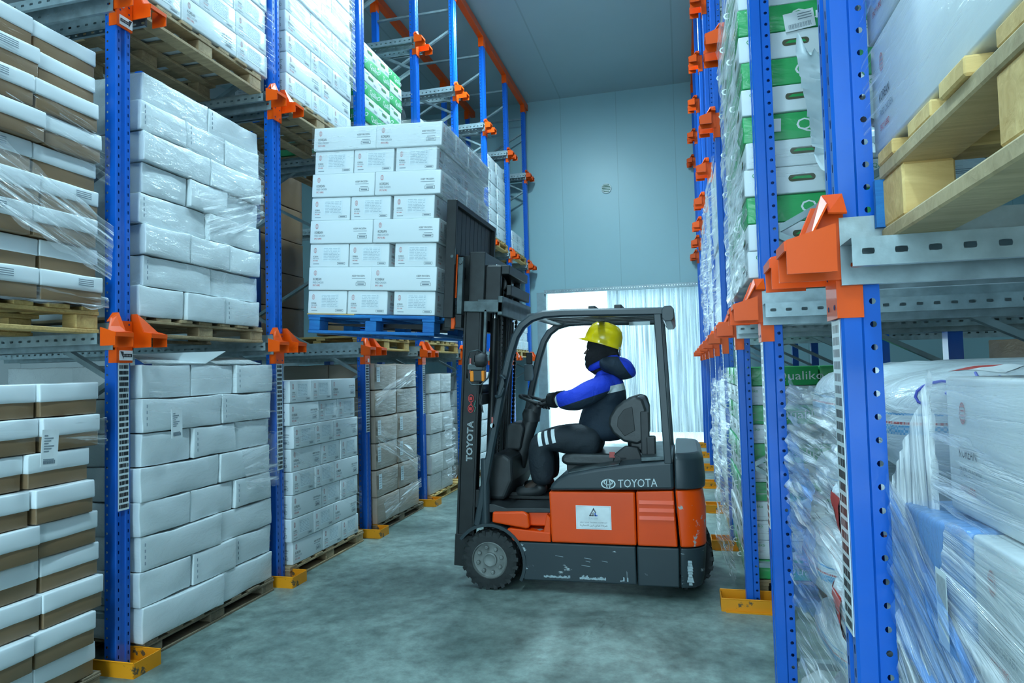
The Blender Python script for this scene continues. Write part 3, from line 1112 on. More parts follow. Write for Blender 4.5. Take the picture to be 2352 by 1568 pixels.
def stack(side, xf, y0, y1, z0, rows, kinds, words, where, group, wx=.48, jit=.012, side_rows=0, start=0, total=None, T=None, near=True, skip=None, twist=.012):
    """rows: bottom to top, (height, [relative widths]); kinds: name or function (layer, j) -> (kind, word)
    side 'left': fronts face +X at x = xf; 'right': fronts face -X. near end = small y."""
    rnd = random.Random(hash(where) % 1000 if False else len(where) * 13 + int(y0 * 100))
    z = z0
    n = len(rows) if total is None else total
    for i, (h, ws) in enumerate(rows):
        tot = sum(ws)
        off = rnd.uniform(-jit, jit)
        y = y0 + off
        dx = rnd.uniform(-jit, jit)
        for j, w in enumerate(ws):
            wy = (y1 - y0) * w / tot
            g = wy - (.012 if kinds == 'plain' else .006)
            if skip and skip(i, j):
                y += wy
                continue
            kd, wd = kinds(i, j) if callable(kinds) else (kinds, words)
            seed = rnd.randint(0, 7) if kd in ('plain', 'brown', 'brownw', 'grey', 'whitew', 'tray') else 0
            g = round(g, 2)
            pw = pos_word(j, len(ws))
            lab = '%s, %s%s, %s' % (wd, layer_word(i + start, n), (', ' + pw) if pw else '', where)
            a = rnd.uniform(-twist, twist)
            x = xf + dx + rnd.uniform(-jit * .5, jit * .5)
            M = Matrix.Translation((x, y, z)) @ Matrix.Rotation(a, 4, 'Z')
            if side == 'right': M = Matrix.Translation((x, y + g, z)) @ Matrix.Rotation(PI + a, 4, 'Z')
            if T is not None: M = T @ M
            add_carton(kd, wx, g, h - .003, M, lab, group, seed)
            if side_rows and j == 0:
                for q in range(side_rows):
                    s = 1 if side == 'left' else -1
                    M2 = Matrix.Translation(((x - s * (wx + .006) * (q + 1)), y + (0 if s > 0 else g), z)) @ Matrix.Rotation(0 if s > 0 else PI, 4, 'Z')
                    if T is not None: M2 = T @ M2
                    add_carton(kd, wx, g, h - .003, M2, '%s, %s, set back, %s' % (wd, layer_word(i + start, n), where), group, (seed + 3) % 8 if seed else 0)
            y += wy
        z += h


# ------------------------------------------------------------------ stretch film
def film(corners, label, nu=40, nv=26, amp=.010, seed=0, m=None, jag=.02, group='stretch film on the stacks', curl=0, name='stretch_film', lam=3.0, T=None, ridge=0):
    """corners: 4 points (u runs 0->1 from corner 0 to 1, v from corner 0 to 3); wrinkles lie along u"""
    A, B, C, D = [Vector(c) for c in corners]
    nrm = (B - A).cross(D - A).normalized()
    vs, fs, uv = [], [], []
    for j in range(nv + 1):
        v = j / nv
        for i in range(nu + 1):
            u = i / nu
            p = (A * (1 - u) + B * u) * (1 - v) + (D * (1 - u) + C * u) * v
            e = jag * noise.noise(V(u * 6, v * 2 + seed * 3.3, seed)) * (1 if j in (0, nv) else .0)
            p = p + (D - A).normalized() * e
            L = (B - A).length
            w = noise.noise(V(u * L * lam, v * 16 + seed * 7.7, seed * 1.3)) + .5 * noise.noise(V(u * L * lam * 2, v * 40, seed))
            p = p + nrm * (amp * w + ridge * abs(math.sin(v * PI * 7 + 3 * noise.noise(V(u * 2, v, seed)))) + curl * math.sin(PI * u) * math.sin(PI * v))
            vs.append(p)
            uv.append((u * L, v * (D - A).length))
        
    for j in range(nv):
        for i in range(nu):
            a = j * (nu + 1) + i
            fs.append((a, a + 1, a + nu + 2, a + nu + 1))
    mb = MB().add(vs, fs)
    me = mb.mesh(name, m or FILM, 80)
    ul = me.uv_layers.new(name='UVMap')
    for p in me.polygons:
        for li in p.loop_indices: ul.data[li].uv = uv[me.loops[li].vertex_index]
    o = obj(name, me)
    if T is not None: o.matrix_basis = T
    return tag(o, label, 'plastic film', group)

# ------------------------------------------------------------------ goods on the left side
XU = -2.99          # front of the goods on the rails
XF = -2.93          # aisle face of the left stacks


def alt(h, n, a, b): return [(h, a if i % 2 == 0 else b) for i in range(n)]


def left_goods():
    # floor, left of the nearest upright: lidded cartons
    w = 'floor stack left of nearest left upright'
    pallet('dark', (XF, 1.62, 0), 'dark wooden pallet under the lidded cartons on the floor at lower left').scale.z = .5
    stack('left', XF, 1.62, 2.79, .075, alt(.1635, 9, [.5, .335, .335], [.34, .50, .33]), 'tray', 'white-lidded brown carton', w, 'lidded cartons on the floor', .5, .035, skip=lambda i, j: j == 0, twist=.02)
    # lower level above it
    w = 'lower-level stack left of nearest left upright'
    pallet('yellow', (XU, 1.66, 1.80), 'yellowish wooden pallet on the lower rails left of the nearest upright').scale.z = .95
    stack('left', XU, 1.65, 2.86, 1.945, alt(.1535, 9, [.33, .50, .36], [.40, .46, .33]), 'tray', 'white-lidded brown carton', w, 'lidded cartons on the lower level', .5, .03, skip=lambda i, j: j == 0, twist=.015)
    film([(XU + .03, 2.09, 2.75), (XU + .035, 2.92, 2.38), (XU + .035, 2.90, 2.08), (XU + .03, 2.09, 2.42)], 'clear film strands slanting across the lidded cartons at upper left', 60, 40, .008, 3, FILM2, .05)
    film([(XU + .025, 2.14, 3.05), (XU + .028, 2.90, 2.86), (XU + .028, 2.90, 2.60), (XU + .025, 2.14, 2.8)], 'thin clear film band over the upper lidded cartons at upper left', 50, 30, .006, 5, FILM, .03)
    film([(XU + .02, 2.24, 2.02), (XU + .022, 2.90, 1.98), (XU + .022, 2.90, 1.93), (XU + .02, 2.24, 1.94)], 'rolled film edge along the bottom of the lidded cartons at upper left', 40, 8, .008, 8, FILM2, .02)
    film([(XF + .045, 2.25, 1.36), (XF + .05, 2.80, 1.37), (XF + .05, 2.80, 1.22), (XF + .045, 2.25, 1.30)], 'clear film band near the top of the lidded floor cartons', 40, 14, .008, 9, FILM, .03)
    mb = MB().box((0, 0, 0), (.002, .085, .17))
    for i in range(9):
        a = .14 - i * .012 if i < 7 else .03 - (i - 7) * .01
        mb.box((.0022, .012, a), (.003, .03 + .04 * ((i * 37) % 10) / 10, a + .005), 1)
    for i in range(22): mb.box((.0022, .012 + i * .0028, .012), (.003, .012 + i * .0028 + (.0018 if i % 3 else .001), .028), 1)
    t = mb.build('shipping_label', [WHITEP, GREYP])
    t.location = (XF + .05, 2.435, 1.16)
    t.rotation_euler.x = -.06
    tag(t, 'white paper shipping label stuck on the lidded floor cartons at lower left', 'label', 'shipping labels')
    t2 = t.copy(); COL.objects.link(t2)
    t2.location, t2.rotation_euler.x = (XF + .052, 3.245, 1.205), .02
    t2['label'] = 'white paper shipping label stuck on the unprinted white floor cartons'

    # floor after the nearest upright: unprinted white cartons
    w = 'floor stack past nearest left upright'
    pallet('dark', (XF, 3.10, 0), 'dark wooden pallet on the floor under the unprinted white cartons').scale.z = .66
    a, b = [.40, .40, .40], [.65, .55]
    rows = [(.192, b), (.192, a), (.192, b), (.192, a), (.192, b), (.192, a), (.192, b), (.196, a)]
    stack('left', XF, 3.085, 4.30, .098, rows, 'plain', 'unprinted white carton', w, 'unprinted cartons on the floor', .48, .022, 1, twist=.03)
    # torn lid flaps on top
    def flap(pts, label):
        tag(MB().sheet(pts, .004).build('carton_flap', [WHITEC]), label, 'carton flap', 'open carton flaps')
    flap([(XF - .02, 3.12, 1.642), (XF - .02, 3.62, 1.642), (XF + .05, 3.72, 1.72), (XF - .25, 3.25, 1.70)], 'lifted white carton flap on top of the unprinted white floor stack, nearer one')
    flap([(XF - .02, 3.72, 1.642), (XF - .01, 4.18, 1.642), (XF - .16, 4.16, 1.69), (XF - .25, 3.85, 1.69)], 'lifted white carton flap on top of the unprinted white floor stack, farther one')
    film([(XF + .035, 3.1, 1.60), (XF + .035, 4.31, 1.62), (XF + .035, 4.31, 1.10), (XF + .035, 3.1, 1.32)], 'clear film wrapped round the top of the unprinted white floor stack', 60, 36, .009, 12, FILM, .04)
    film([(XF + .035, 3.9, 1.05), (XF + .035, 4.32, 1.15), (XF + .035, 4.32, .75), (XF + .035, 3.95, .80)], 'shiny film patch at the far side of the unprinted white floor stack', 36, 24, .01, 13, FILM2, .04)
    # lower level
    w = 'lower-level stack past nearest left upright'
    pallet('plain', (XU, 3.08, 1.80), 'wooden pallet on the lower rails after the nearest left upright').scale.z = .76
    a, b = [.62, .58], [.40, .40, .40]
    rows = [(.181, b), (.181, a), (.181, b), (.181, a), (.181, b), (.181, a), (.181, b), (.176, a)]
    stack('left', XU, 3.14, 4.24, 1.912, rows, 'plain', 'unprinted white carton', w, 'unprinted cartons on the lower level', .48, .024, 1, twist=.035)
    film([(XU + .035, 3.18, 3.20), (XU + .04, 4.25, 3.20), (XU + .04, 4.25, 2.75), (XU + .035, 3.18, 2.95)], 'clear film band round the upper unprinted white lower-level cartons', 60, 36, .010, 21, FILM, .04)
    film([(XU + .035, 3.57, 2.75), (XU + .04, 4.24, 2.95), (XU + .04, 4.24, 2.70), (XU + .035, 3.67, 2.45)], 'bunched film strands on the middle of the unprinted white lower-level stack', 50, 30, .012, 22, FILM2, .05)
    film([(XU + .035, 3.16, 2.55), (XU + .035, 3.83, 2.45), (XU + .035, 4.23, 1.95), (XU + .035, 3.98, 1.92)], 'long film crease slanting down the unprinted white lower-level stack', 60, 30, .010, 23, FILM, .04)
    # middle level
    w = 'middle-level stack past nearest left upright'
    pallet('plain', (XU, 3.09, 3.67), 'wooden pallet on the middle rails after the nearest left upright').scale.z = .97
    rows = alt(.172, 4, [.34, .50, .34], [.5, .34, .34])
    stack('left', XU, 3.10, 4.36, 3.815, rows, 'printed', 'printed white carton', w, 'printed cartons on the middle level', .48, .008, 0, total=8)
    film([(XU + .04, 3.16, 4.35), (XU + .04, 4.41, 4.35), (XU + .04, 4.41, 3.86), (XU + .04, 3.16, 3.80)], 'clear film over the printed middle-level cartons after the nearest left upright', 70, 44, .010, 31, FILM, .02)

    # second lane
    w = 'floor stack past second left upright'
    pallet('plain', (XF, 4.50, 0), 'wooden pallet on the floor under the printed white cartons').scale.z = .72
    rows = alt(.1765, 8, [.5, .36, .36], [.36, .36, .5])
    stack('left', XF, 4.53, 5.60, .106, rows, 'printed', 'printed white carton', w, 'printed cartons on the floor', .48, .014, 0)
    film([(XF + .035, 4.52, 1.30), (XF + .035, 5.62, 1.33), (XF + .035, 5.62, 1.05), (XF + .035, 4.52, 1.02)], 'clear film band round the upper printed floor cartons', 50, 30, .009, 41, FILM, .04)
    film([(XF + .035, 4.52, 1.05), (XF + .035, 5.60, .50), (XF + .035, 5.60, .30), (XF + .035, 4.52, .80)], 'clear film band slanting down the printed floor cartons', 50, 30, .008, 42, FILM, .04)
    stack('left', -4.45, 5.99, 7.19, 1.945, [(.40, [.6, .6])] * 5, 'brown', 'brown carton', 'second row deep, lower level past third left upright', 'brown cartons deep in the left rack', .55, .01)
    pallet('yellow', (-4.45, 5.99, 1.80), 'yellowish pallet deep on the lower rails behind the third left upright')
    pallet('plain', (XU, 4.54, 3.67), 'wooden pallet on the middle rails after the second left upright').scale.z = .97
    w = 'middle-level stack past second left upright'
    rows = alt(.172, 8, [.36, .34, .33], [.5, .5])
    stack('left', XU, 4.62, 5.70, 3.815, rows, 'printed', 'printed white carton', w, 'printed cartons on the middle level', .48, .006, 0)
    film([(XU + .045, 4.61, 5.15), (XU + .045, 5.71, 5.15), (XU + .045, 5.71, 4.25), (XU + .045, 4.61, 4.35)], 'shiny film over the printed middle-level cartons after the second left upright', 60, 50, .010, 51, FILM2, .02)

    # third lane
    w = 'floor stack past third left upright'
    pallet('dark', (XF, 5.98, 0), 'dark wooden pallet on the floor under the film-wrapped brown cartons').scale.z = .55
    stack('left', XF, 5.975, 7.03, .082, [(.262, [1, 1])] * 6, 'brownw', 'film-wrapped brown carton', w, 'brown cartons on the floor', .5, .008, 1)
    film([(XF + .04, 5.93, 1.36), (XF + .05, 6.90, 1.60), (XF + .05, 6.95, 1.50), (XF + .04, 5.93, 1.22)], 'bunched white film rope slung across the brown floor cartons', 40, 16, .02, 61, FILM2, .05, ridge=.02)
    film([(XF + .04, 5.95, 1.05), (XF + .04, 7.0, .62), (XF + .04, 7.0, .45), (XF + .04, 5.95, .85)], 'film strands slanting across the brown floor cartons', 50, 30, .01, 62, FILM2, .04)
    film([(XF + .04, 6.05, .30), (XF + .04, 7.02, .38), (XF + .04, 7.02, .28), (XF + .04, 6.1, .12)], 'fan of film creases low on the brown floor cartons', 50, 20, .01, 63, FILM2, .04)
    pallet('yellow', (XF - .15, 6.0, 1.80), 'yellow wooden pallet on the lower rails after the third left upright')
    stack('left', XF - .15, 5.98, 7.15, 1.945, [(.25, [1, 1])] * 3, 'brown', 'brown carton', 'lower-level stack past third left upright', 'brown cartons on the lower level', .5, .01)
    w = 'middle-level stack past third left upright'
    pallet('plain', (XU, 5.98, 3.67), 'wooden pallet on the middle rails under the green fruit cartons').scale.z = .97
    gk = lambda i, j: (('green', 'green fruit carton') if (i % 2 == 0) != (j == 2) else ('fruit', 'white fruit carton'))
    stack('left', XU, 5.97, 6.88, 3.815, [(.135, [1, 1, 1])] * 8, gk, '', w, 'fruit cartons on the left middle level', .48, .006, 1)
    film([(XU + .045, 5.97, 4.70), (XU + .045, 6.90, 4.50), (XU + .045, 6.90, 4.15), (XU + .045, 5.97, 4.2)], 'clear film over the green fruit cartons on the left middle level', 50, 40, .01, 65, FILM, .03)

    # fourth lane and beyond
    w = 'floor stack past fourth left upright'
    pallet('yellow', (XF, 7.43, 0), 'wooden pallet on the floor under the grey film-wrapped cartons').scale.z = .66
    stack('left', XF, 7.41, 8.20, .098, [(.24, [1, 1])] * 6, 'grey', 'film-wrapped grey carton', w, 'grey cartons on the floor', .5, .012, 0)
    film([(XF + .03, 7.36, 1.50), (XF + .03, 8.20, 1.50), (XF + .03, 8.20, 1.12), (XF + .03, 7.36, 1.12)], 'clear film round the top of the grey floor cartons', 40, 40, .008, 71, FILM, .02)
    film([(XF + .03, 7.8, 1.1), (XF + .03, 8.22, 1.1), (XF + .03, 8.24, .2), (XF + .03, 7.9, .2)], 'crumpled white film on the far edge of the grey floor cartons', 24, 50, .03, 72, FILM2, .05)
    pallet('yellow', (XU, 7.48, 1.80), 'yellow wooden pallet on the lower rails after the fourth left upright')
    stack('left', XU, 7.48, 8.68, 1.945, [(.25, [1, 1])] * 3, 'whitew', 'white carton', 'lower-level stack past fourth left upright', 'white cartons on the lower level', .5, .01)
    pallet('plain', (XU, 7.46, 3.67), 'wooden pallet on the middle rails after the fourth left upright')
    stack('left', XU, 7.46, 8.66, 3.815, [(.21, [1, 1])] * 4, 'grey', 'film-wrapped pale carton', 'middle-level stack past fourth left upright', 'pale cartons on the middle level', .5, .012, 0)
    stack('left', XU, 8.95, 10.12, 3.815, [(.215, [1, 1])] * 5, 'grey', 'film-wrapped pale carton', 'middle-level stack past fifth left upright', 'pale cartons on the middle level', .5, .012, 0)
    pallet('plain', (XU, 8.93, 3.67), 'wooden pallet on the middle rails after the fifth left upright')
    film([(XU + .03, 9.10, 4.85), (XU + .03, 10.28, 4.85), (XU + .03, 10.28, 3.85), (XU + .03, 9.10, 3.85)], 'loose clear film over the pale cartons after the fifth left upright', 50, 50, .02, 75, FILM2, .03)
    stack('left', XF, 8.92, 10.0, .10, [(.24, [1, 1])] * 6, 'whitew', 'white carton', 'floor stack past fifth left upright', 'white cartons on the floor', .5, .01, 0)
    pallet('plain', (XF, 8.9, 0), 'wooden pallet on the floor after the fifth left upright').scale.z = .68
    stack('left', XU, 10.40, 11.40, 3.815, [(.22, [1, 1])] * 6, 'printed', 'printed white carton', 'middle-level stack past sixth left upright', 'printed cartons on the far middle level', .5, .006, 0)
    pallet('yellow', (XU, 10.37, 3.67), 'yellow wooden pallet on the middle rails after the sixth left upright', 0)
    stack('left', XU, 11.88, 12.85, 3.815, [(.17, [1, 1])] * 2, 'printed', 'printed white carton', 'middle-level stack past seventh left upright', 'printed cartons on the far middle level', .5, .006, 0)
    pallet('yellow', (XU, 11.83, 3.67), 'yellow wooden pallet on the middle rails after the seventh left upright', 0)
    stack('left', XU, 11.83, 12.95, 1.945, [(.17, [1, 1, 1])] * 4, 'printed', 'printed white carton', 'lower-level stack past seventh left upright', 'printed cartons on the far lower level', .5, .006)
    pallet('yellow', (XU, 11.82, 1.80), 'yellow wooden pallet on the lower rails after the seventh left upright')


left_goods()

# ------------------------------------------------------------------ the load on the forks (leans back with the mast)
TILT = math.radians(3.5)
PIV = V(-1.45, 0, .25)
T_MAST = Matrix.Translation(PIV) @ Matrix.Rotation(TILT, 4, 'Y') @ Matrix.Translation(-PIV)


def carried():
    g = 'cartons of the raised load'
    x0, y0, zb, h = -2.915, 4.57, 1.945, .1805
    r = pallet('blue', (0, 0, 0), 'blue painted wooden pallet raised on the forks under printed cartons', dims=(1.04, 1.22))
    MB().box((-1.04, -.002, 0), (0, .09, .022)).build('bottom_board', WOODB, r, local=True, bevel=.003, seg=1)
    MB().box((-1.04, 1.13, 0), (0, 1.222, .022)).build('bottom_board', WOODB, r, local=True, bevel=.003, seg=1)
    tag(MB().box((-1.05, -.004, .142), (-.65, .09, .150)).build('bare_board', WOODY, r, local=True), 'unpainted pale board')
    r.matrix_basis = T_MAST @ Matrix.Translation((x0 + 1.06, y0, zb - .15))
    rnd = random.Random(5)
    for i in range(8):
        z = zb + i * h
        lw = layer_word(i, 8)
        wh = 'load raised on the forks'
        if i % 2:
            for c in range(2):
                w = .532
                for q in range(4):
                    if q and c == 0: continue
                    x = x0 + .006 + (c + 1) * w + rnd.uniform(-.004, .004)
                    lab = 'printed white carton, %s, %s, %s' % (lw, ('left one' if c == 0 else 'right one of the front') if q == 0 else ['', 'second', 'third', 'farthest'][q] + ' along its right flank', wh)
                    add_carton('printed', w - .004, .30, h - .002, T_MAST @ Matrix.Translation((x, y0 - .008 + q * .305 + rnd.uniform(-.003, .003), z)), lab, g, 0)
        else:
            sh = [0, -.02, -.012, .03][(i // 2) % 4]
            gap = .045 if i in (0, 2) else .01
            xs = [x0 + .335, x0 + .672, x0 + 1.008 + gap]
            for c in range(3):
                for q in range(2):
                    if q and c < 2: continue
                    lab = 'printed white carton, %s, %s, %s' % (lw, ['left one', 'middle one', 'right one of the front'][c] if q == 0 else 'behind along its right flank', wh)
                    add_carton('printed', .333, .60, h - .002, T_MAST @ Matrix.Translation((xs[c] + (.012 if i == 6 else 0) + rnd.uniform(-.004, .004), y0 + .008 + q * .607, z)), lab, g, 0)
    film([(x0 + 0, y0 - .022, zb + 8 * h + .004), (x0 + 1.06, y0 - .022, zb + 8 * h + .004), (x0 + 1.06, y0 - .022, zb + 6.4 * h), (x0, y0 - .022, zb + 6.7 * h)], 'sparkling clear film round the top two layers of the raised load', 90, 50, .006, 81, FILM, .01, T=T_MAST, lam=6)
    film([(x0 + 1.085, y0 - .0, zb + 8 * h), (x0 + 1.085, y0 + 1.22, zb + 8 * h), (x0 + 1.085, y0 + 1.22, zb + 4.6 * h), (x0 + 1.085, y0, zb + 4.6 * h)], 'clear film down the right flank of the raised load', 60, 60, .008, 82, FILM2, .01, T=T_MAST)


carried()


# ------------------------------------------------------------------ goods on the right side
def sack_material():
    m, nt, b = nodes('woven_sack')
    tc = N(nt, 'ShaderNodeTexCoord')
    sp = N(nt, 'ShaderNodeSeparateXYZ')
    nt.links.new(tc.outputs['Object'], sp.inputs[0])
    base = (.70, .78, .82, 1)
    prev = None
    for z0, z1, col in ((.172, .177, (.10, .35, .65, 1)), (.150, .156, (.60, .16, .16, 1)), (.126, .148, (.16, .42, .68, 1))):
        g = N(nt, 'ShaderNodeMath', _operation='GREATER_THAN'); g.inputs[1].default_value = z0
        l = N(nt, 'ShaderNodeMath', _operation='LESS_THAN'); l.inputs[1].default_value = z1
        p = N(nt, 'ShaderNodeMath', _operation='MULTIPLY')
        nt.links.new(sp.outputs['Z'], g.inputs[0]); nt.links.new(sp.outputs['Z'], l.inputs[0])
        nt.links.new(g.outputs[0], p.inputs[0]); nt.links.new(l.outputs[0], p.inputs[1])
        ck = N(nt, 'ShaderNodeTexChecker', Scale=160.0)
        nt.links.new(tc.outputs['Object'], ck.inputs['Vector'])
        p2 = N(nt, 'ShaderNodeMath', _operation='MULTIPLY')
        ad = N(nt, 'ShaderNodeMath', _operation='MULTIPLY_ADD'); ad.inputs[1].default_value = .5; ad.inputs[2].default_value = .5
        nt.links.new(ck.outputs['Fac'], ad.inputs[0])
        nt.links.new(p.outputs[0], p2.inputs[0]); nt.links.new(ad.outputs[0], p2.inputs[1])
        mx = N(nt, 'ShaderNodeMix', _data_type='RGBA')
        nt.links.new(p2.outputs[0], mx.inputs[0])
        if prev is None: mx.inputs[6].default_value = base
        else: nt.links.new(prev, mx.inputs[6])
        mx.inputs[7].default_value = col
        prev = mx.outputs[2]
    nt.links.new(prev, b.inputs['Base Color'])
    b.inputs['Roughness'].default_value = .5
    b.inputs['Coat Weight'].default_value = .6
    b.inputs['Coat Roughness'].default_value = .15
    mp = N(nt, 'ShaderNodeMapping')
    mp.inputs['Scale'].default_value = (6, 10, 22)
    nt.links.new(tc.outputs['Object'], mp.inputs[0])
    nz = N(nt, 'ShaderNodeTexNoise', Scale=1.2, Detail=5.0, Distortion=.7)
    nt.links.new(mp.outputs[0], nz.inputs['Vector'])
    bp = N(nt, 'ShaderNodeBump', Strength=.5, Distance=.03)
    nt.links.new(nz.outputs['Fac'], bp.inputs['Height'])
    nt.links.new(bp.outputs[0], b.inputs['Coat Normal'])
    nt.links.new(bp.outputs[0], b.inputs['Normal'])
    return m


SACK = sack_material()


def sack_mesh(lx, ly, h, seed, marks=False, red=False):
    nu, nv = 40, 24
    sg = lambda v, e: math.copysign(abs(v) ** e, v)

    def P(a, b, k=1.0):
        ca, sa, cb, sb = math.cos(a), math.sin(a), math.cos(b), math.sin(b)
        p = V(lx / 2 * sg(ca, .42) * sg(cb, .75), ly / 2 * sg(sa, .42) * sg(cb, .75), h / 2 + h / 2 * sg(sb, .62)) 
        f = noise.noise_vector(V(p.x * 4 + seed * 3, p.y * 4, p.z * 5)) * .022 + noise.noise_vector(V(p.x * 12, p.y * 12 + seed, p.z * 14)) * .008
        p = p + f * k
        p.z = max(0, min(h, p.z))
        return p
    mb = MB()
    vs, fs = [], []
    for j in range(nv + 1):
        b = -PI / 2 + PI * j / nv
        for i in range(nu): vs.append(P(2 * PI * i / nu, b))
    for j in range(nv):
        for i in range(nu): fs.append((j * nu + i, j * nu + (i + 1) % nu, (j + 1) * nu + (i + 1) % nu, (j + 1) * nu + i))
    mb.add(vs, fs)

    def mark(curve, r=.0035, mi=1):
        pts = []
        for a, b in curve:
            p = P(a, b)
            pts.append(p + (p - V(0, 0, h / 2)).normalized() * .003)
        mb.tube(pts, r, 5, mi)
    end = lambda f: PI + math.copysign(math.asin(min(1, abs(f)) ** 2.38), f)
    side = lambda f: 1.5 * PI + math.copysign(math.asin(min(1, abs(f)) ** 2.38), f)
    up = lambda g: math.copysign(math.asin(min(1, abs(g)) ** 1.61), g)
    if marks:
        mark([(end(-.12 - .22 * math.cos(t)), up(.15 + .45 * math.sin(t))) for t in [2 * PI * q / 18 for q in range(19)]])
        mark([(end(f), up(g)) for f, g in ((-.85, .55), (-.82, .0), (-.68, -.3), (-.52, -.2), (-.46, .5))])
        mark([(side(-.86 + .06 * math.cos(t)), up(.52 + .15 * math.sin(t))) for t in [2 * PI * q / 14 for q in range(12)]])
        mark([(side(f), up(g)) for f, g in ((-.78, .80), (-.64, .52))]); mark([(side(f), up(g)) for f, g in ((-.64, .80), (-.76, .55), (-.58, .50))])
        mark([(side(-.48 + .05 * math.cos(t)), up(.70 + .12 * math.sin(t))) for t in [2 * PI * q / 14 for q in range(13)]])
    def patch(a0, a1, b0, b1, mi):
        vs2, fs2, n1, n2 = [], [], 8, 6
        for j in range(n2 + 1):
            for i in range(n1 + 1):
                p = P(a0 + (a1 - a0) * i / n1, b0 + (b1 - b0) * j / n2)
                vs2.append(p + (p - V(0, 0, h / 2)).normalized() * .002)
        for j in range(n2):
            for i in range(n1): fs2.append((j * (n1 + 1) + i, j * (n1 + 1) + i + 1, (j + 1) * (n1 + 1) + i + 1, (j + 1) * (n1 + 1) + i))
        mb.add(vs2, fs2, mi)
    if red:
        patch(end(-.7), end(-.1), up(-.6), up(.35), 2)
        patch(end(-.5), end(-.3), up(-.3), up(.1), 3)
    if marks:
        for f0 in (-.95, -.52):
            patch(side(f0), side(f0 + .10), up(.84), up(.955), 2)
            patch(side(f0 + .10), side(f0 + .30), up(.84), up(.955), 3)
    return mb.mesh('sack', [SACK, BLUEINK, mat('red_sack_print', (.55, .05, .04), .5), WHITEP], 70)


